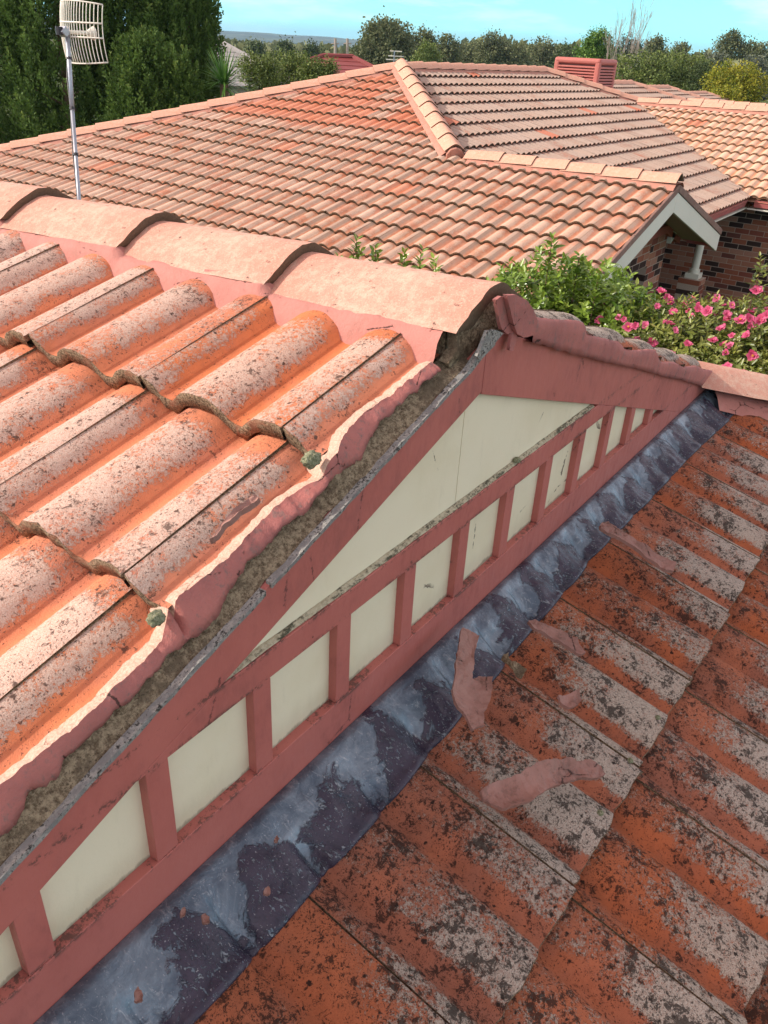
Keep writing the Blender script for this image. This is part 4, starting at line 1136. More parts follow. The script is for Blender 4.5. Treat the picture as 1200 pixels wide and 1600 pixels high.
# ------------------------------------------------------------------ antenna
def pt(px, depth):
    d = ray(*px); return Vector(d/(d@CF)*depth)
ant = empty('grid_antenna', tuple(pt((124, 318), 5.6))); tag(ant, 'cream grid dish antenna on a leaning grey steel mast behind the ridge', 'antenna')
a0 = pt((126, 350), 5.6); a1 = pt((123, 300), 5.6); a2 = pt((113, 170), 5.6); a3 = pt((108, 92), 5.6); a4 = pt((104, 42), 5.6)
mb = MB(); mb.tube([a0, a1, a2 + (a2-a1)*0.02], 0.0125, 12); o = part('mast', mb.mesh('mast'), M['galv'], ant, smooth=True)
mb = MB(); mb.tube([a2-(a3-a2)*0.03, a3, a4], 0.0150, 12); part('mast', mb.mesh('mast'), M['galv'], ant, smooth=True)
for q in (a2, a2*0.45+a1*0.55, a3):
    q = Vector(q); dd = (a3-a1).normalized(); mb = MB(); mb.tube([q-dd*0.008, q+dd*0.008], 0.0185, 10); part('clamp', mb.mesh('clamp'), M['black_plastic'], ant)
mb = MB(); off = Vector(CR)*(-0.014)
mb.tube([a3+off, a3*0.6+a2*0.4+off*1.6, a2+off*0.9, a2*.5+a1*.5+off*1.5, a1+off, a0+off], 0.0035, 6); part('cable', mb.mesh('cable'), M['black_plastic'], ant)
# paraboloid cut to a rounded rectangle; axis points right and away, the concave side holds the feed
right = Vector((CR[0], CR[1], 0)).normalized(); away = Vector((CF[0], CF[1], 0)).normalized()
th_ = radians(40)
axis = (right*sin(th_) + away*cos(th_)).normalized(); sdir = (right*cos(th_) - away*sin(th_)).normalized(); upv = (Vector((0, 0, 1)) + Vector(CR)*0.02).normalized()
ctr = pt((106, 50), 5.6)
FD = 0.17
def dish(u, v): return ctr + sdir*u + upv*v + axis*((u*u*(0.9 if u > 0 else 1.15)+v*v*0.45)/(4*FD))
HWD, HHD = 0.275, 0.190
vh = lambda u: HHD*(1-0.10*(u/HWD)**2)
mb = MB()
nrib = 22
for i in range(nrib+1):
    u = -HWD + 2*HWD*i/nrib
    mb.tube([dish(u, vh(u)*(k/6-1)) for k in range(13)], 0.0034, 5)
part('ribs', mb.mesh('ribs'), M['antenna'], ant, smooth=True)
mb = MB()
for vv, r_ in ((-1, 0.005), (1, 0.005)):
    mb.tube([dish(-HWD+2*HWD*k/16, vv*vh(-HWD+2*HWD*k/16)) for k in range(17)], r_, 6)
for vv in (-0.14, 0.32):
    mb.tube([dish(-HWD+2*HWD*k/16, vv*HHD) for k in range(17)], 0.0055, 6)
part('frame', mb.mesh('frame'), M['antenna'], ant, smooth=True)
mb = MB(); mb.tube([ctr+axis*0.0, ctr+axis*0.16], 0.013, 10); mb.tube([ctr+axis*0.155, ctr+axis*0.20], 0.020, 12, r1=0.045)
part('feed', mb.mesh('feed'), M['antenna'], ant)
mb = MB()
hb = ctr - axis*0.035
mb.tube([hb-sdir*0.04, hb+sdir*0.04], 0.034, 4); part('bracket', mb.mesh('bracket', 0.003), M['galv'], ant)
mb = MB(); mb.tube([hb-axis*0.03+sdir*0.0-upv*0.02, hb-axis*0.03+upv*0.03], 0.024, 8); part('clamp', mb.mesh('clamp'), M['black_plastic'], ant)

# ------------------------------------------------------------------ foliage generators
def rnd_unit(n, rg):
    v = rg.normal(size=(n, 3)); return v/np.linalg.norm(v, axis=1, keepdims=True)
def leaf_quads(P, D, N, L, W, curl=0.0):
    """rhombic leaves: P base, D direction, N normal, L length, W half width -> V,Q (two quads along the midrib)"""
    D = D/np.linalg.norm(D, axis=1, keepdims=True)
    S = np.cross(D, N); S /= (np.linalg.norm(S, axis=1, keepdims=True)+1e-9); N2 = np.cross(S, D)
    L = np.asarray(L).reshape(-1, 1); W = np.asarray(W).reshape(-1, 1)
    c = curl
    p0 = P; p3 = P + D*L - N2*L*c
    l1 = P + D*L*0.32 + S*W + N2*W*0.25; l2 = P + D*L*0.70 + S*W*0.8 + N2*W*0.2 - N2*L*c*0.5
    r1 = P + D*L*0.32 - S*W + N2*W*0.25; r2 = P + D*L*0.70 - S*W*0.8 + N2*W*0.2 - N2*L*c*0.5
    n = len(P); V = np.stack([p0, l1, l2, p3, r2, r1], 1).reshape(-1, 3)
    b = np.arange(n)*6
    Q = np.concatenate([np.stack([b, b+1, b+2, b+3], 1), np.stack([b, b+3, b+4, b+5], 1)])
    return V, Q
def simple_quads(P, D, N, L, W):
    D = D/np.linalg.norm(D, axis=1, keepdims=True)
    S = np.cross(D, N); S /= (np.linalg.norm(S, axis=1, keepdims=True)+1e-9)
    L = np.asarray(L).reshape(-1, 1); W = np.asarray(W).reshape(-1, 1)
    V = np.stack([P, P + D*L*0.45 + S*W, P + D*L, P + D*L*0.45 - S*W], 1).reshape(-1, 3)
    b = np.arange(len(P))*4
    return V, np.stack([b, b+1, b+2, b+3], 1)
def foliage(name, V, Q, rnd, per, mat, parent):
    r = np.repeat(rnd, per); uv = np.stack([r, r], 1)
    return part(name, mesh_np(name, V, Q, None, uv), mat, parent)
def trunk_mesh(base, top, r0, r1, limbs, seed=0):
    rg = np.random.default_rng(seed); mb = MB(); base, top = Vector(base), Vector(top)
    pts = [base + (top-base)*(k/6) + Vector((rg.normal()*0.03, rg.normal()*0.03, 0))*(top-base).length*0.3*(0 < k < 6) for k in range(7)]
    mb.tube(pts, r0, 8, r1=r1)
    for (st, en) in limbs:
        st, en = Vector(st), Vector(en)
        mid = (st+en)/2 + Vector((0, 0, -0.08))*(en-st).length
        mb.tube([st, mid, en], r0*0.4, 5, r1=r1*0.4)
    return mb.mesh('trunk')
def blob_tree(name, label, cat, base, blobs, n, lsize, mat, seed=0, bark='bark', group=None, aspect=0.35, droop=0.0, trunk_r=0.2, hollow=0.55, up=0.2):
    """blobs: list of (offset from base, radii). leaves gather in twig clumps on the shells of the blobs"""
    rg = np.random.default_rng(seed)
    t = empty(name, base); tag(t, label, cat, group)
    base = Vector(base)
    vol = np.array([b[1][0]*b[1][1]*b[1][2] for b in blobs])**0.7; vol /= vol.sum()
    Ps = []; Ds = []; Ns = []; Ls = []; Rn = []
    for (off, rad), w in zip(blobs, vol):
        c = np.array(base)+np.array(off); rad = np.array(rad)
        ncl = max(5, int(n*w/28))
        u = rnd_unit(ncl, rg); rr = hollow + (1-hollow)*rg.random((ncl, 1))**0.6
        # lumpy outline
        lump = np.array([1+0.28*mnoise.noise(Vector(x*1.8+seed)) for x in u]).reshape(-1, 1)
        cl = c + u*rr*rad*lump
        shade = rg.random(ncl)
        crs = lsize*rg.uniform(1.6, 3.6, (ncl, 1))
        k = 28
        off3 = rg.normal(size=(ncl, k, 3))*crs[:, None, :]*0.55
        P = (cl[:, None, :]+off3).reshape(-1, 3)
        D = (u[:, None, :]*0.5 + rg.normal(size=(ncl, k, 3))*0.8).reshape(-1, 3); D[:, 2] += up-droop
        N = rg.normal(size=(ncl*k, 3))*0.7 + np.array([0, 0, 1.0])
        Ps.append(P); Ds.append(D); Ns.append(N); Ls.append(lsize*rg.uniform(0.7, 1.4, ncl*k))
        Rn.append(np.clip(np.repeat(shade, k)*0.7+rg.random(ncl*k)*0.3, 0, 1))
    P = np.concatenate(Ps); D = np.concatenate(Ds); N = np.concatenate(Ns); L = np.concatenate(Ls); R = np.concatenate(Rn)
    V, Q = simple_quads(P, D, N, L, L*aspect)
    foliage('crown', V, Q, R, 4, mat, t)
    limbs = []
    top = base + Vector(blobs[0][0])
    for (off, rad) in blobs[1:]:
        limbs.append((base + (top-base)*rg.uniform(0.35, 0.7), base+Vector(off)))
    me = trunk_mesh(base, top, trunk_r, trunk_r*0.4, limbs, seed)
    part('trunk', me, M[bark], t)
    return t

def conifer(label, px, dist, top_z, rad, nplume, seed):
    rg = np.random.default_rng(seed)
    b = Vector(ray(*px))*dist; base = Vector((b.x, b.y, GROUND))
    t = empty('conifer', base); tag(t, label, 'conifer', 'dark conifers behind the neighbouring roof')
    H = top_z-GROUND
    z = GROUND + 1.0 + (H-1.0)*rg.random(nplume)**0.8
    f = (z-GROUND)/H
    prof_r = rad*np.clip(1.25*(1-f)**0.55, 0.05, 1.0)*np.clip(0.55+f*2, 0, 1)
    a = rg.uniform(0, 2*pi, nplume)
    lump = np.array([1+0.22*mnoise.noise(Vector((cos(x)*1.5, sin(x)*1.5, zz*0.9+seed))) for x, zz in zip(a, z)])
    r = prof_r*lump*(0.55+0.45*rg.random(nplume)**0.5)
    C = np.stack([base.x+np.cos(a)*r, base.y+np.sin(a)*r, z], 1)
    dirs = np.stack([np.cos(a)*0.30, np.sin(a)*0.30, np.full(nplume, 1.0)], 1)+rg.normal(size=(nplume, 3))*0.16
    dirs /= np.linalg.norm(dirs, axis=1, keepdims=True)
    plen = rg.uniform(0.30, 0.75, nplume)
    k = 60
    s = rg.random((nplume, k))                     # position along plume
    wid = 0.105*np.sin(pi*np.clip(s*0.85+0.12, 0, 1))*(1.15-s)
    off = rg.normal(size=(nplume, k, 3)); off -= (off*dirs[:, None, :]).sum(2, keepdims=True)*dirs[:, None, :]
    P = C[:, None, :] + dirs[:, None, :]*(s*plen[:, None])[..., None] + off*wid[..., None]*0.75
    D = dirs[:, None, :]*0.9 + off*0.6 + rg.normal(size=(nplume, k, 3))*0.15
    N = rg.normal(size=(nplume, k, 3))
    P = P.reshape(-1, 3); D = D.reshape(-1, 3); N = N.reshape(-1, 3)
    L = rg.uniform(0.045, 0.085, len(P))
    V, Q = simple_quads(P, D, N, L, L*0.30)
    R = np.clip(np.repeat(rg.random(nplume), k)*0.55 + 0.35*s.reshape(-1) + rg.random(len(P))*0.15, 0, 1)
    foliage('crown', V, Q, R, 4, M['conifer'], t)
    mb = MB(); mb.tube([base, base+Vector((0, 0, H*0.5)), base+Vector((0.03, 0, H*0.93))], 0.16, 8, r1=0.02)
    for i in range(26):
        zz = GROUND+1.2+(H-1.8)*i/26; an = i*2.4; rr = rad*0.75*(1-(zz-GROUND)/H)**0.5
        mb.tube([(base.x, base.y, zz-0.2), (base.x+cos(an)*rr, base.y+sin(an)*rr, zz+0.25)], 0.03, 4, r1=0.008)
    part('trunk', mb.mesh('trunk'), M['bark'], t)
    return t
conifer('dense dark conifer at the far left, cut by the picture edge', (-25, 100), 18.6, 2.6, 1.6, 1500, 101)
conifer('dark conifer standing directly behind the grid antenna', (100, 100), 18.2, 2.5, 1.55, 1600, 102)
conifer('dark conifer just right of the antenna with sky showing through its top', (195, 100), 18.8, 1.7, 1.25, 1300, 103)
conifer('slender dark conifer second from the right end of the conifer row', (250, 100), 18.4, 1.35, 0.85, 800, 104)
conifer('outermost right conifer with thin pointed leaders against the sky', (322, 100), 18.8, 1.25, 0.40, 330, 105)
conifer('narrow conifer spire with sky on both sides near the right end of the row', (296, 100), 18.6, 1.35, 0.50, 420, 108)
conifer('low conifer filling the gap below the tall ones', (228, 150), 17.4, -0.5, 1.15, 900, 106)
conifer('short bushy conifer beside the spiky palm', (276, 150), 17.3, -0.75, 0.72, 560, 107)

# ------------------------------------------------------------------ camellias between the houses
def camellia(name, label, base, lumps, nshoot, lmat, seed, flowers=0, leafL=(0.045, 0.07), tall=(), ybias=0.0, leafW=0.36, fl_label=None):
    rg = np.random.default_rng(seed)
    t = empty(name, base); tag(t, label, 'camellia bush')
    vols = np.array([r**2 for (_, _, _, r) in lumps]); vols = vols/vols.sum()
    tips = []; outs = []
    for (cx, cy, cz, r), w in zip(lumps, vols):
        m = int(nshoot*w); u = rnd_unit(m, rg); u[:, 2] = np.abs(u[:, 2])*0.9 + u[:, 2]*0.1
        u /= np.linalg.norm(u, axis=1, keepdims=True)
        lump = np.array([1+0.22*mnoise.noise(Vector(x*2.2+seed)) for x in u]).reshape(-1, 1)
        rr = (0.60+0.42*rg.random((m, 1))**0.5)*lump
        tips.append(np.array([cx, cy, cz])+u*rr*r*np.array([1, 1, 1.0])); outs.append(u)
    tips = np.concatenate(tips); outs = np.concatenate(outs)
    for (x, y, z0, z1, m) in tall:
        zz = np.linspace(z0, z1, m)
        tips = np.concatenate([tips, np.stack([x+rg.normal(size=m)*0.012, y+rg.normal(size=m)*0.012, zz], 1)])
        outs = np.concatenate([outs, np.tile([0, 0, 1.0], (m, 1))])
    k = 9
    sd = outs*0.7+rg.normal(size=outs.shape)*0.35; sd[:, 2] += 0.55; sd /= np.linalg.norm(sd, axis=1, keepdims=True)
    sl = rg.uniform(0.07, 0.16, len(tips))
    s = (np.arange(k)/(k-1))[None, :].repeat(len(tips), 0)
    P = tips[:, None, :] + sd[:, None, :]*((s-0.7)*sl[:, None])[..., None]
    ang = (np.arange(k)*2.4)[None, :] + rg.uniform(0, 6, (len(tips), 1))
    a1 = np.cross(sd, np.array([0.3, 0.2, 1.0])); a1 /= np.linalg.norm(a1, axis=1, keepdims=True); a2 = np.cross(sd, a1)
    side = a1[:, None, :]*np.cos(ang)[..., None] + a2[:, None, :]*np.sin(ang)[..., None]
    D = side + sd[:, None, :]*(0.25+0.9*s)[..., None] + rg.normal(size=side.shape)*0.15
    N = sd[:, None, :]*1.0 - side*0.4 + rg.normal(size=side.shape)*0.25
    P = P.reshape(-1, 3); D = D.reshape(-1, 3); N = N.reshape(-1, 3)
    L = rg.uniform(leafL[0], leafL[1], len(P))*np.clip(1.15-0.35*s.reshape(-1), 0.5, 1.2)
    V, Q = leaf_quads(P, D, N, L, L*leafW*0.62, 0.14)
    R = np.clip(np.repeat(rg.random(len(tips)), k)*0.45 + s.reshape(-1)**2*0.35 + rg.random(len(P))*0.2, 0, 1)
    foliage('foliage', V, Q, np.repeat(R, 1), 6, lmat, t)
    # stems
    mb = MB(); b = Vector(base)
    for (cx, cy, cz, r) in lumps:
        for q in range(4):
            e = Vector((cx+rg.normal()*r*0.45, cy+rg.normal()*r*0.45, cz+r*0.55))
            mb.tube([Vector((b.x+rg.normal()*0.1+(cx-b.x)*0.6, b.y+(cy-b.y)*0.8, GROUND)), (Vector((cx, cy, cz-0.5))), e], 0.03, 5, r1=0.006)
    for (x, y, z0, z1, m) in tall: mb.tube([(x, y, z0-0.4), (x, y, z1)], 0.006, 5, r1=0.003)
    part('stem', mb.mesh('stem'), M['bark'], t)
    # flowers
    if flowers:
        protos = []
        for f in range(4):
            PV = []; PD = []; PN = []; LL = []; RR = []
            for ring, (cnt, lean, ln) in enumerate(((6, 0.15, 0.040), (6, 0.55, 0.032), (4, 1.3, 0.020))):
                for q in range(cnt):
                    a = 2*pi*q/cnt+ring*0.5+rg.normal()*0.15; d = np.array([cos(a), sin(a), lean*(1+rg.normal()*0.2)])
                    PV.append([cos(a)*0.003, sin(a)*0.003, 0]); PD.append(d); PN.append([-cos(a)*lean, -sin(a)*lean, 1.0]); LL.append(ln*(1+rg.normal()*0.12)); RR.append(np.clip(0.25+f*0.16+rg.normal()*0.16, 0, 1))
            V_, Q_ = leaf_quads(np.array(PV), np.array(PD), np.array(PN), np.array(LL), np.array(LL)*0.48, -0.12)
            rr_ = np.repeat(np.array(RR), 6); protos.append(mesh_np('flower', V_, Q_, None, np.stack([rr_, rr_], 1)))
        stm = MB()
        for q in range(9):
            a = q*2.4; stm.tube([(0, 0, 0), (cos(a)*0.006, sin(a)*0.006, 0.016)], 0.0018, 4)
        stm = stm.mesh('stamens'); stm.materials.append(M['stamen'])
        idx = []; order = rg.permutation(len(tips))
        view = -np.array([0.0, 0, 0])
        for i in order:
            to = -tips[i]/np.linalg.norm(tips[i])
            ctr_ = min(lumps, key=lambda l: (tips[i][0]-l[0])**2+(tips[i][1]-l[1])**2+(tips[i][2]-l[2])**2)
            deep = np.linalg.norm(tips[i]-np.array(ctr_[:3]))/ctr_[3]
            if deep > 0.86 and outs[i]@to > -0.15 and tips[i][2] > -2.2 and all(np.linalg.norm(tips[i]-tips[j]) > 0.035 for j in idx):
                idx.append(i)
            if len(idx) >= flowers: break
        for n_, i in enumerate(idx):
            to = Vector(-tips[i]).normalized()
            d = (Vector(outs[i])*0.7 + to*0.6 + Vector(rg.normal(size=3))*0.35 + Vector((0, 0, 0.25))).normalized()
            q = d.to_track_quat('Z', 'Y').to_matrix().to_4x4()
            sc = rg.uniform(0.50, 0.95)
            o = part('flower', protos[n_ % 4], M['petal'], t, Matrix.Translation(Vector(tips[i])+d*0.055) @ q @ Matrix.Scale(sc, 4))
            if n_ % 3 == 0: part('stamens', stm, None, o, Matrix.Translation(Vector(tips[i])+d*0.057) @ q @ Matrix.Scale(sc, 4))
    return t
camellia('camellia_bush', 'glossy green leafy bush without flowers behind the end of the near ridge', (5.9, 2.9, GROUND),
         [(5.85, 5.2, -2.75, .75), (5.85, 4.35, -2.50, .78), (5.85, 3.6, -2.52, .78), (5.85, 2.95, -2.42, .75), (5.75, 2.45, -1.92, .62), (5.75, 2.05, -1.92, .62), (5.8, 1.85, -2.1, .62)],
         3900, M['camellia_leaf'], 3, leafL=(0.052, 0.082), tall=[(5.3, 3.95, -1.75, -1.34, 9), (5.3, 3.76, -1.8, -1.37, 8), (5.35, 3.52, -1.8, -1.38, 8), (5.3, 3.34, -1.8, -1.35, 8), (5.3, 3.2, -1.8, -1.38, 7), (5.45, 2.36, -1.45, -1.10, 9), (5.6, 2.20, -1.45, -1.22, 6), (5.5, 2.0, -1.5, -1.27, 6)])
camellia('camellia_bush', 'pink flowering camellia with olive leaves in front of the brick porch', (5.6, 0.9, GROUND),
         [(5.75, 1.55, -2.10, .66), (5.65, 1.05, -2.02, .68), (5.55, 0.6, -1.98, .72), (5.4, 0.15, -1.95, .78), (5.2, -0.4, -2.05, .8), (5.1, 1.1, -2.35, .6), (4.95, 0.6, -2.40, .62)],
         6500, M['sasanqua_leaf'], 8, flowers=330, leafL=(0.038, 0.060), tall=[(5.5, 0.98, -1.5, -1.02, 14)], leafW=0.32)

# ------------------------------------------------------------------ loose flakes of pointing, crumbs, moss
nM = Vector((0, -SP, CP))
def on_main(px, h):
    p0 = Vector((0, RY, GZ)) + nM*h
    return Vector(hit(px, tuple(nM), tuple(p0)))
nL = Vector((-SP, 0, CP))
def on_left(px, h): return Vector(hit(px, tuple(nL), tuple(Vector((RX, RY, RZ)) + nL*h)))
def flake(label, px, h, th, fn, nrm, bend=0.006, arch=0.0, seed=0, mat='flake', tiltf=0.0, name='mortar_flake', cat='mortar flake'):
    P = [fn(p, h+(0.004 if name == 'mortar_flake' else 0)) for p in px]
    c = sum(P, Vector())/len(P)
    ax = max(((p-c) for p in P), key=lambda v: v.length).normalized(); ay = nrm.cross(ax)
    bm = bmesh.new(); vs = [bm.verts.new(p) for p in P]
    f = bm.faces.new(vs); bmesh.ops.triangulate(bm, faces=[f])
    bmesh.ops.subdivide_edges(bm, edges=bm.edges[:], cuts=5, use_grid_fill=True)
    wd = max(abs((p-c)@ay) for p in P)+1e-6
    ln = max(abs((p-c)@ax) for p in P)
    for v in bm.verts:
        d = v.co-c; u = (d@ax)/ln
        v.co += nrm*(mnoise.noise(v.co*26+Vector((seed, 0, 0)))*bend + mnoise.noise(v.co*95)*bend*0.25 + arch*1.8*(1-u*u) + bend*1.5*((d@ay)/wd)**2 + 0.006*max(0, abs(u)-0.75)*4 + tiltf*u)
        v.co += ay*(mnoise.noise(v.co*60+Vector((0, seed, 0)))*0.003 + mnoise.noise(v.co*190)*0.0018) + ax*(mnoise.noise(v.co*75)*0.002 + mnoise.noise(v.co*210)*0.0016)
    r = bmesh.ops.extrude_face_region(bm, geom=bm.faces[:])
    for e in r['geom']:
        if isinstance(e, bmesh.types.BMVert): e.co += nrm*(th*1.2 + mnoise.noise(e.co*70)*th*0.5 + mnoise.noise(e.co*200)*th*0.25)
    bmesh.ops.recalc_face_normals(bm, faces=bm.faces)
    me = bm_mesh('mortar_flake', bm); me.transform(Matrix.Translation(-c))
    o = part(name, me, M[mat], None, Matrix.Translation(c))
    return tag(o, label, cat)
def C6(l): return [(600+a/2, 700+b/2) for a, b in l]
def C8(l): return [(600+a/2, 1100+b/2) for a, b in l]
def C5(l): return [(a/2, 600+b/2) for a, b in l]
flake('forked pink pointing flake lying across the edge of the lead flashing', C6([(232, 580), (262, 584), (288, 600), (275, 650), (270, 700), (264, 742), (285, 728), (322, 738), (318, 800), (300, 850), (302, 884), (265, 892), (245, 850), (210, 815), (200, 780), (204, 735), (212, 690), (224, 630)]), 0.062, 0.006, on_main, nM, 0.008, 0.006, 1)
flake('largest curved pink pointing flake resting on the shaded tiles', C8([(292, 280), (330, 262), (365, 255), (400, 246), (425, 228), (450, 212), (485, 205), (520, 203), (548, 192), (585, 196), (620, 192), (650, 197), (668, 208), (678, 235), (655, 248), (628, 252), (600, 250), (560, 262), (525, 276), (490, 290), (465, 308), (440, 325), (390, 350), (360, 352), (335, 330), (300, 305)]), 0.058, 0.007, on_main, nM, 0.010, 0.010, 2)
flake('long straight pink flake lying down the tiles below the far studs', C6([(666, 250), (676, 243), (692, 244), (725, 268), (760, 290), (830, 335), (896, 376), (894, 398), (875, 393), (855, 380), (800, 342), (740, 300), (700, 282), (668, 264)]), 0.060, 0.008, on_main, nM, 0.005, 0.003, 3)
flake('narrow upturned pink flake in a tile channel just below the flashing', C6([(448, 545), (462, 543), (478, 552), (530, 580), (590, 610), (622, 648), (610, 655), (590, 645), (520, 610), (470, 582), (452, 566)]), 0.045, 0.007, on_main, nM, 0.006, 0.0, 4)
flake('small square pink flake halfway down the shaded tiles', C6([(535, 785), (566, 778), (600, 764), (608, 795), (600, 812), (572, 818), (552, 805)]), 0.050, 0.006, on_main, nM, 0.005, 0.0, 5)
flake('dark folded scrap of pointing at the upper end of a channel', C6([(365, 655), (378, 655), (392, 680), (408, 690), (432, 712), (426, 724), (402, 712), (385, 700), (372, 682)]), 0.055, 0.008, on_main, nM, 0.008, 0.004, 6, mat='bare_mortar')
flake('thin sliver of red pointing lying in the last sunlit channel by the verge', C5([(808, 372), (818, 380), (790, 402), (745, 442), (700, 484), (672, 508), (662, 510), (690, 482), (740, 428), (786, 385)]), 0.088, 0.008, on_left, nL, 0.004, 0.004, 7)
for i, (px, r) in enumerate([((320, 1440), 7), ((418, 1396), 6), ((431, 1315), 4), ((216, 1558), 10), ((285, 1428), 5)]):
    lab = ['largest rounded pink crumb on the dark part of the flashing', 'small pink crumb on the dark flashing beside the tile edge', 'tiny pink crumb on the pale part of the flashing', 'pointed pink crumb at the lower end of the flashing', 'faint pink crumb near the bottom rail on the flashing'][i]
    q = [(px[0]+r*cos(a)*(0.8+0.4*((k*37 % 7)/7)), px[1]+r*1.2*sin(a)) for k, a in enumerate(np.linspace(0, 2*pi, 9)[:-1])]
    flake(lab, q, 0.030, 0.005, on_main, nM, 0.002, 0, 10+i, name='mortar_crumb', cat='mortar crumb')
def moss(label, p, r, seed, sq=(1, 1, 0.8), mat='moss'):
    bm = bmesh.new(); bmesh.ops.create_icosphere(bm, subdivisions=4, radius=1)
    for v in bm.verts:
        n_ = v.co.normalized(); k = 1+0.28*mnoise.noise(n_*2.2+Vector((seed, 0, 0)))+0.13*mnoise.noise(n_*9)+0.07*mnoise.noise(n_*24)
        v.co = Vector((n_.x*sq[0], n_.y*sq[1], n_.z*sq[2]))*r*k
    o = part('moss_clump', bm_mesh('moss_clump', bm), M[mat], None, Matrix.Translation(p), smooth=True)
    return tag(o, label, 'moss')
moss('round grey-green moss clump tucked under a tile end beside the verge', on_left((487, 718), 0.068), 0.0135, 1, (1.2, .9, .9))
moss('pale lichen lump wedged under the lower tile end by the verge', on_left((244, 966), 0.066), 0.0115, 2, (1, .8, .9))
for i, (px, lab) in enumerate([((1028, 1121), 'tiny green moss tuft in the course gap of the shaded tiles, uppermost'), ((985, 1188), 'tiny green moss tuft in the course gap of the shaded tiles, middle one'), ((938, 1270), 'tiny green moss tuft in the course gap of the shaded tiles, lowest'), ((808, 719), 'small grey lichen tuft on the mouldy bead of the gable')]):
    p = on_main(px, 0.045) if i < 3 else Vector(wallp(px, YF+0.004))
    moss(lab, p, 0.0055 if i < 3 else 0.008, 5+i)

# ------------------------------------------------------------------ distance: wings of further houses
def far_wing(label, x0, xe, y0, z0, drop, hipn, seed):
    """tiled roof whose courses face the viewer, ending in a hip on the right"""
    t = empty('tiled_house', ((x0+xe)/2, y0+3, GROUND)); tag(t, label, 'house')
    Mx = frame((0, y0, z0), (1, 0, 0), (0, CN, SN)); H_ = drop/TN
    poly = [[(x0, -H_/CN), (xe+H_, -H_/CN), (xe, 0), (x0, 0)]]
    part('roof', tile_field('roof', x0-0.3, xe+H_+0.3, tl(int(H_/CN/0.322)+2), x0, poly, nacross=3, seed=seed), M['tile_far_b'], t, Mx)
    line_caps((x0, y0, z0), (xe, y0, z0), M['cap_dark'], t, 0.04, 0.43); line_caps((xe, y0, z0), (xe+H_, y0-H_, z0-drop), M['cap_dark'], t, 0.04, 0.43)
    mb = MB(); mb.V = [(x0, y0, z0), (xe, y0, z0), (xe+H_, y0+H_, z0-drop), (x0, y0+H_, z0-drop), (xe+H_, y0-H_, z0-drop)]; mb.F = [(0, 1, 2, 3), (1, 4, 2)]
    part('roof', mb.mesh('roof'), M['grey_roof'], t)
    mb = MB(); mb.box(x0+0.1, xe+H_-0.6, y0-H_+0.6, y0+H_-0.6, GROUND, z0-drop-0.05); part('wall', mb.mesh('wall'), M['wall_plain'], t)
    return t
far_wing('tiled roof wing just right of the cooler, nearest of three hips in line', 21.6, 23.9, 8.75, -0.55, 1.2, 1, 51)
far_wing('middle of the three tiled hips beyond the pale ridge', 28.6, 31.2, 10.1, -0.75, 1.2, 1, 52)
far_wing('farthest and lowest of the three tiled hips beyond the pale ridge', 38.4, 41.2, 11.6, -1.08, 1.3, 1, 53)
hx = empty('tiled_house', (28, 2, GROUND)); tag(hx, 'long low sunlit tiled roof behind the pale ridge at the right edge', 'house')
MH = frame((26.6, 0, -0.98), (0, -1, 0), (CN, 0, SN))
part('roof', tile_field('roof', -8.0, 5, tl(12), 0, [[(-7.9, -3.4/CN), (4.9, -3.4/CN), (4.9, 0), (-7.9, 0)]], nacross=4, seed=54), M['tile_far_c'], hx, MH)
line_caps((26.6, 7.9, -0.98), (26.6, -4.9, -0.98), M['cap_far'], hx, 0.07, 0.43)
mb = MB(); mb.box(24.0, 30, -5, 7.5, GROUND, -2.25); part('wall', mb.mesh('wall'), M['wall_plain'], hx)
mb = MB(); mb.V = [(26.6, 7.9, -0.98), (26.6, -4.9, -0.98), (30.4, -4.9, -2.3), (30.4, 7.9, -2.3)]; mb.F = [(0, 1, 2, 3)]
part('roof', mb.mesh('roof'), M['grey_roof'], hx)

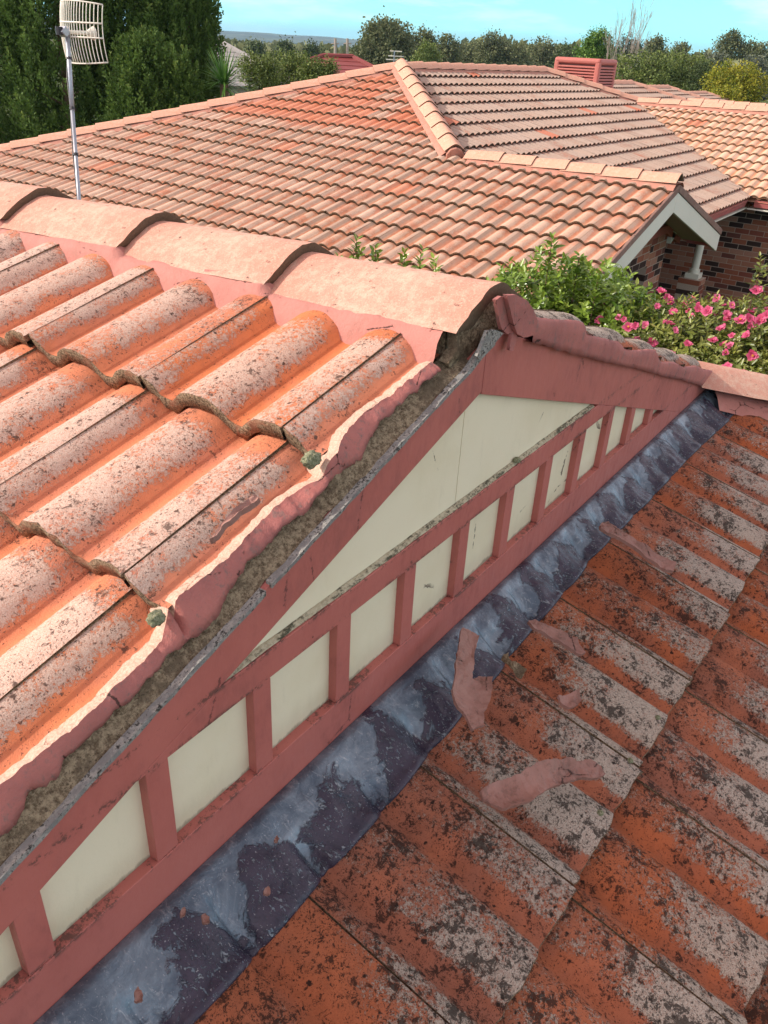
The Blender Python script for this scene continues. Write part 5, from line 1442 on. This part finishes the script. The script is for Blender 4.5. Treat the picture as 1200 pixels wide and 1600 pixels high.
def plain_house(label, px_l, px_r, px_b, dist, hgt, mat, depth=5.0):
    """hip roofed house seen side on, ridge between the two pixels"""
    A = Vector(ray(*px_l))*dist; B = Vector(ray(*px_r))*dist; B.z = A.z
    d = (B-A); L_ = d.length; d.normalize(); n_ = Vector((d.y, -d.x, 0)); 
    if n_@Vector((A.x, A.y, 0)) > 0: n_ = -n_
    run = hgt/0.36
    t = empty('hip_roof_house', ((A+B)/2).to_tuple()[:2]+(GROUND,)); tag(t, label, 'house')
    mb = MB()
    N_ = 9
    z = Vector((0, 0, 1))
    # courses as real steps of sheet
    for k in range(N_):
        f0, f1 = k/N_, (k+1)/N_
        st = z*0.03
        a0 = A - d*run*f0 + n_*run*f0 - z*hgt*f0; b0_ = B + d*run*f0 + n_*run*f0 - z*hgt*f0
        a1 = A - d*run*f1 + n_*run*f1 - z*hgt*f1 + st; b1 = B + d*run*f1 + n_*run*f1 - z*hgt*f1 + st
        q = len(mb.V); mb.V += [tuple(v) for v in (a0, b0_, b1, a1, a1-st, b1-st)]; mb.F += [(q, q+1, q+2, q+3), (q+3, q+2, q+5, q+4)]
        for (P0, sg) in ((A, -1), (B, 1)):
            o = P0
            c0 = o + d*sg*run*f0 + n_*run*f0 - z*hgt*f0; c1 = o + d*sg*run*f0 - n_*run*f0 - z*hgt*f0
            c2 = o + d*sg*run*f1 - n_*run*f1 - z*hgt*f1 + st; c3 = o + d*sg*run*f1 + n_*run*f1 - z*hgt*f1 + st
            q = len(mb.V); mb.V += [tuple(v) for v in (c0, c1, c2, c3)]; mb.F += [(q, q+1, q+2, q+3)]
    q = len(mb.V); mb.V += [tuple(v) for v in (A, B, B+d*run-n_*run-z*hgt, A-d*run-n_*run-z*hgt)]; mb.F.append((q, q+1, q+2, q+3))
    part('roof', mb.mesh('roof'), mat, t)
    mb = MB(); c = [A-d*(run-.5)+n_*(run-.5), B+d*(run-.5)+n_*(run-.5), B+d*(run-.5)-n_*(run-.5), A-d*(run-.5)-n_*(run-.5)]
    q = 0; mb.V = [(v.x, v.y, GROUND) for v in c]+[(v.x, v.y, A.z-hgt) for v in c]; mb.F = [(0, 1, 5, 4), (1, 2, 6, 5), (2, 3, 7, 6), (3, 0, 4, 7)]
    part('wall', mb.mesh('wall'), M['wall_plain'], t)
    mb = MB()
    for (u_, v_) in ((A, B), (A, A-d*run+n_*run-z*hgt), (B, B+d*run+n_*run-z*hgt)): mb.tube([u_+z*0.05, v_+z*0.08], 0.10, 6)
    part('ridge_cap', mb.mesh('ridge_cap'), mat, t)
    return t
plain_house('distant house with a dark red roof behind the pale bushes', (505, 88), (552, 92), None, 42, 1.6, M['red_roof'])
plain_house('distant house with a weathered grey roof beside the conifers', (318, 66), (346, 68), None, 36, 1.5, M['grey_roof'])
for i, px in enumerate([(524, 60), (543, 60)]):
    b = Vector(ray(*px))*62; t = empty('power_pole', (b.x, b.y, GROUND)); tag(t, ['left one of two bare timber power poles on the skyline', 'right one of two bare timber power poles on the skyline'][i], 'power pole', 'power poles on the skyline')
    mb = MB(); mb.tube([(b.x, b.y, GROUND), (b.x, b.y, b.z)], 0.13, 8, r1=0.10); part('pole', mb.mesh('pole'), M['pale_bark'], t)
    mb = MB(); sx = Vector(CR)*0.5; mb.tube([Vector((b.x, b.y, b.z-0.35))-sx*0.6, Vector((b.x, b.y, b.z-0.35))+sx*0.6], 0.045, 4); part('crossarm', mb.mesh('crossarm'), M['pale_bark'], t)
# roof aerial in front of the big gum
b = Vector(ray(616, 84))*30; t = empty('television_aerial', (b.x, b.y, b.z-2.2)); tag(t, 'small white television aerial poking up behind the roof apex', 'television aerial')
mb = MB(); mb.tube([(b.x, b.y, b.z-2.2), (b.x, b.y, b.z+0.1)], 0.02, 6); part('mast', mb.mesh('mast'), M['galv'], t)
rr = Vector((CR[0], CR[1], 0)).normalized(); mb = MB()
for zz, w in ((0.08, 0.28), (-0.08, 0.36), (-0.2, 0.5)):
    mb.tube([b+rr*(-w*0.6)+Vector((0, 0, zz)), b+rr*w+Vector((0, 0, zz))], 0.018, 5)
part('element', mb.mesh('element'), M['soffit_white'], t)

# ------------------------------------------------------------------ distance: trees and bushes
def tree_px(label, px, ytop, halfw, dist, mat, n, seed, name='tree', cat='tree', shape='round', lsize=None, bark='bark', group=None, bottom=None):
    b = Vector(ray(px, ytop))*dist; d_ = dist
    s_ = dist/FPX
    base = (b.x, b.y, GROUND)
    H = b.z-GROUND; W = halfw*s_
    rg = np.random.default_rng(seed)
    if lsize is None: lsize = 2.6*s_
    rx = Vector((CR[0], CR[1], 0)).normalized(); aw = Vector((CF[0], CF[1], 0)).normalized()
    bl = []
    if shape == 'round':
        spec = [(0, 0, H-W*0.9, .80, .80), (-.45, .2, H-W*1.35, .62, .60), (.48, -.1, H-W*1.4, .60, .58), (0, -.4, H-W*1.5, .7, .6), (-.15, .3, H-W*0.75, .5, .5), (.3, .2, H-W*0.85, .45, .45)]
    elif shape == 'gum':
        spec = [(0, 0, H-W*.55, .42, .36), (-.55, .1, H-W*.95, .42, .32), (.5, -.1, H-W*.85, .45, .34), (.1, .3, H-W*1.2, .55, .36), (-.25, -.3, H-W*1.45, .5, .35), (.65, .1, H-W*1.5, .35, .3), (-.75, 0, H-W*1.6, .3, .25)]
    else:
        spec = [(-.7, 0, H-W*.62, .42, .5), (-.3, .2, H-W*.5, .42, .5), (.1, -.1, H-W*.52, .45, .52), (.5, .1, H-W*.55, .42, .5), (.8, 0, H-W*.72, .35, .45), (0, 0, H-W*1.0, .9, .7), (-.5, -.3, H-W*1.0, .5, .6), (.5, -.3, H-W*1.0, .5, .6)]
    for (a, bb, zc, r1, r2) in spec:
        o = rx*(a*W)+aw*(bb*W); bl.append(((o.x, o.y, zc), (r1*W*rg.uniform(.9, 1.1), r1*W*rg.uniform(.9, 1.1), r2*W)))
    return blob_tree(name, label, cat, base, bl, n, lsize, mat, seed, bark, group, aspect=0.45, trunk_r=max(0.08, W*0.06), hollow=0.45)
tree_px('big broad gum tree with a domed crown behind the roof apex', 604, 24, 50, 75, M['gum'], 34000, 201, shape='round', lsize=0.20)
tree_px('slender gum immediately right of the big domed gum', 662, 42, 24, 85, M['gum'], 5000, 202, shape='gum')
tree_px('olive round tree below the slender gum on the skyline', 668, 62, 26, 70, M['olive_bush'], 4500, 203)
tree_px('gum with a ragged two-part crown above the roof ridge', 700, 50, 26, 95, M['gum'], 5000, 204, shape='gum')
tree_px('grey-green gum between the ragged gum and the tall mid gum', 735, 62, 24, 110, M['gum'], 3600, 205)
tree_px('tallest gum above the middle of the far ridge', 770, 47, 25, 105, M['gum'], 5000, 206, shape='gum')
tree_px('low wide gum right of the tallest mid gum', 812, 62, 28, 105, M['gum'], 4200, 207)
tree_px('paired gums with flat tops left of the cooler', 852, 55, 32, 110, M['gum'], 5500, 208, shape='gum')
tree_px('dark low tree directly above the red cooler', 890, 66, 24, 90, M['dark_bush'], 3600, 209)
tree_px('bright green leafy tree standing behind the cooler', 938, 43, 28, 60, M['green_tree'], 8000, 210, shape='round')
tree_px('brownish thin crowned tree behind the bare branches', 985, 50, 24, 75, M['grey_bush'], 2600, 211, shape='gum')
tree_px('small dark gum right of the bare tree', 1028, 56, 14, 95, M['gum'], 2400, 212, shape='gum')
tree_px('tiny umbrella shaped gum alone on the skyline', 1066, 66, 11, 120, M['gum'], 1500, 213, shape='gum')
tree_px('open crowned gum rising above the yellow bush', 1146, 45, 20, 100, M['gum'], 3400, 214, shape='gum')
tree_px('small round headed gum right of the open crowned gum', 1172, 62, 14, 100, M['gum'], 1800, 215)
tree_px('rounded gum at the right edge of the skyline', 1198, 64, 16, 105, M['gum'], 2200, 216)
tree_px('dense olive green bush mass right of the cooler', 1020, 78, 58, 46, M['olive_bush'], 16000, 217, name='large_shrub', cat='shrub', shape='wide')
tree_px('olive bush merging into the dense mass at its right end', 1082, 82, 36, 47, M['olive_bush'], 8000, 218, name='large_shrub', cat='shrub', shape='wide')
tree_px('yellow-green bush glowing in the sun at the right edge', 1158, 98, 46, 40, M['yellow_bush'], 12000, 219, name='large_shrub', cat='shrub', shape='wide')
tree_px('dark green shrub between the olive mass and the yellow bush', 1112, 100, 26, 43, M['dark_bush'], 5500, 220, name='large_shrub', cat='shrub', shape='wide')
tree_px('small bright yellow-green shrub in front of the dark one', 1135, 136, 22, 36, M['yellow_bush'], 3500, 221, name='large_shrub', cat='shrub', shape='wide')
tree_px('grey-green tree crown behind the yellow bush', 1190, 80, 30, 60, M['grey_bush'], 5000, 222)
tree_px('grey-green tree behind the dark shrub', 1120, 74, 28, 62, M['grey_bush'], 4500, 223)
tree_px('pale olive bush in front of the dark red roof', 455, 80, 44, 28, M['olive_bush'], 12000, 224, name='large_shrub', cat='shrub', shape='wide')
tree_px('light bush at the right end of the pale bush row', 500, 92, 26, 27, M['olive_bush'], 6000, 225, name='large_shrub', cat='shrub', shape='wide')
tree_px('loose pale green bush beside the spiky palm', 405, 86, 30, 26, M['olive_bush'], 6500, 226, name='large_shrub', cat='shrub', shape='wide')
tree_px('dark round tree beyond the grey roof', 398, 60, 18, 120, M['dark_bush'], 3000, 227)
tree_px('dark tree right of the dark round one in the valley', 445, 62, 16, 125, M['dark_bush'], 2600, 228)
tree_px('dark tree in the valley left of the power poles', 490, 65, 20, 125, M['dark_bush'], 2800, 229)
tree_px('low dark tree between the two power poles and the domed gum', 560, 68, 16, 115, M['dark_bush'], 2400, 230)
# bare tree
b = Vector(ray(988, 22))*55; base = Vector((b.x, b.y, GROUND)); t = empty('bare_tree', base); tag(t, 'leafless pale barked tree with upright twigs behind the cooler', 'bare tree')
rg_ = random.Random(5); mb = MB(); rx = Vector((CR[0], CR[1], 0)).normalized(); aw = Vector((CF[0], CF[1], 0)).normalized()
def grow(p, d, L_, r, lev):
    e = p + d*L_; mb.tube([p, (p+e)/2 + Vector((rg_.gauss(0, 1), rg_.gauss(0, 1), 0))*L_*0.03, e], r, 5, r1=r*0.55)
    if lev == 0: return
    for k in range(3 if lev > 1 else 4):
        dd = (d + rx*rg_.gauss(0, .24) + aw*rg_.gauss(0, .24) + Vector((0, 0, 0.25))).normalized()
        grow(p + d*L_*rg_.uniform(0.5, 1.0), dd, L_*rg_.uniform(0.50, 0.72), r*0.55, lev-1)
for k in range(4): grow(base+rx*(k-1.5)*0.3, (Vector((0, 0, 1))+rx*(k-1.5)*0.10).normalized(), (b.z-GROUND)*0.52, 0.055, 4)
part('trunk', mb.mesh('trunk'), M['pale_bark'], t)

# spiky palm
b = Vector(ray(350, 132))*17.0; t = empty('spiky_palm', (b.x, b.y, GROUND)); tag(t, 'bright green strap leaved spiky palm at the foot of the conifers', 'palm')
rg = np.random.default_rng(77); V = []; Q = []; n_ = 0
for i in range(150):
    a = rg.uniform(0, 2*pi); el = rg.uniform(-0.25, 1.35); L_ = rg.uniform(0.60, 0.95)
    d = Vector((cos(a)*cos(el), sin(a)*cos(el), sin(el))); s_ = Vector((-sin(a), cos(a), 0))
    p0 = b + Vector((0, 0, rg.uniform(-0.1, 0.1)))
    for k in range(7):
        f = k/6; p = p0 + d*L_*f - Vector((0, 0, 1))*(0.16*f*f*L_*(1.0 if el < 0.9 else .4)); w = 0.018*(1-f**2.5)+0.001
        V += [tuple(p-s_*w), tuple(p+s_*w)]
        if k: Q.append((n_+2*k-2, n_+2*k-1, n_+2*k+1, n_+2*k))
    n_ += 14
R = np.repeat(rg.random(150), 14)
part('crown', mesh_np('crown', V, Q, None, np.stack([R, R], 1)), M['strap_leaf'], t)
mb = MB(); mb.tube([(b.x, b.y, GROUND), tuple(b)], 0.09, 8); part('trunk', mb.mesh('trunk'), M['bark'], t)

# far woodland that reads as one mass, ground and hills
def wood():
    rg = np.random.default_rng(500); P = []
    for i in range(1500):
        az = rg.uniform(-0.60, 0.60); dist = rg.uniform(150, 420)
        # azimuth measured from camera heading
        h = Vector((cos(YAW-az), sin(YAW-az), 0)); c = h*dist
        top = rg.uniform(0.2, 2.2)*(dist/200) if az > 0.06 else rg.uniform(-2.6, -0.3)
        P.append((c.x, c.y, top, rg.uniform(3.0, 6.5)))
    Ps = []; Ds = []; Ns = []; Ls = []; Rs = []
    for (x, y, top, r) in P:
        k = 90; u = rnd_unit(k, rg); u[:, 2] = np.abs(u[:, 2])*1.0
        pos = np.array([x, y, top-r*1.0]) + u*np.array([r, r, r])*rg.uniform(0.75, 1.05, (k, 1))
        Ps.append(pos); Ds.append(rg.normal(size=(k, 3))); Ns.append(rg.normal(size=(k, 3))); Ls.append(np.full(k, r*0.34)*rg.uniform(.6, 1.3, k)); Rs.append(np.clip(rg.random()*0.6+rg.random(k)*0.4, 0, 1))
    V, Q = simple_quads(np.concatenate(Ps), np.concatenate(Ds), np.concatenate(Ns), np.concatenate(Ls), np.concatenate(Ls)*0.5)
    R = np.repeat(np.concatenate(Rs), 4)
    o = part('far_woodland', mesh_np('far_woodland', V, Q, None, np.stack([R, R], 1)), M['gum'], None)
    tag(o, 'grey-green gum woodland along the horizon beyond the houses', 'woodland', None, 'stuff')
wood()
V = []; F = []
for i in range(61):
    for j in range(61):
        u, v = -6500+13000*i/60, -6500+13000*j/60; V.append((u, v, GROUND-0.0))
for i in range(60):
    for j in range(60):
        a = i*61+j; F.append((a, a+61, a+62, a+1))
tag(part('ground', mesh_np('ground', V, F), M['grass'], None), kind='structure')
def hillmat():
    t = NT('far_hill_bush'); ob = t.obj(); n = t.noise(ob, 0.006, 6, 0.7); n2 = t.noise(ob, 0.03, 4, 0.8)
    col = t.mix(t.smooth(n, 0.4, 0.6), (0.035, 0.05, 0.025), (0.09, 0.11, 0.05)); col = t.mix(t.smooth(n2, 0.62, 0.68), col, (0.42, 0.38, 0.34))
    return t.done(col, 0.95, None, 0.1)
M['hill'] = hillmat()
V = []; F = []; na, nd = 160, 14
for i in range(na+1):
    az = -0.75+1.5*i/na; h = Vector((cos(YAW-az), sin(YAW-az), 0))
    for j in range(nd):
        f = j/(nd-1); dist = 2200+2000*f
        crest = 26 + 16*mnoise.noise(Vector((az*5, 1, 0))) + 6*mnoise.noise(Vector((az*19, 2, 0))) - 26*az
        z = GROUND-1 + (crest-GROUND)*sin(min(1, f*1.25)*pi/2) + 3*mnoise.noise(Vector((az*40, f*6, 0)))*f
        V.append((h.x*dist, h.y*dist, z))
for i in range(na):
    for j in range(nd-1):
        a = i*nd+j; F.append((a, a+1, a+nd+1, a+nd))
tag(part('hills', mesh_np('hills', V, F), M['hill'], None, smooth=True), kind='structure')

# air: pale haze filling the whole valley
mb = MB(); mb.box(-7000, 7000, -7000, 7000, GROUND-3, 120)
hz = bpy.data.materials.new('haze_air'); hz.use_nodes = True; hz.node_tree.nodes.clear()
pv = hz.node_tree.nodes.new('ShaderNodeVolumePrincipled'); mo = hz.node_tree.nodes.new('ShaderNodeOutputMaterial')
pv.inputs['Density'].default_value = 0.00016; pv.inputs['Color'].default_value = (0.42, 0.68, 0.95, 1); pv.inputs['Anisotropy'].default_value = 0.2
hz.node_tree.links.new(pv.outputs[0], mo.inputs['Volume'])
tag(part('haze', mb.mesh('haze'), hz, None), kind='stuff')
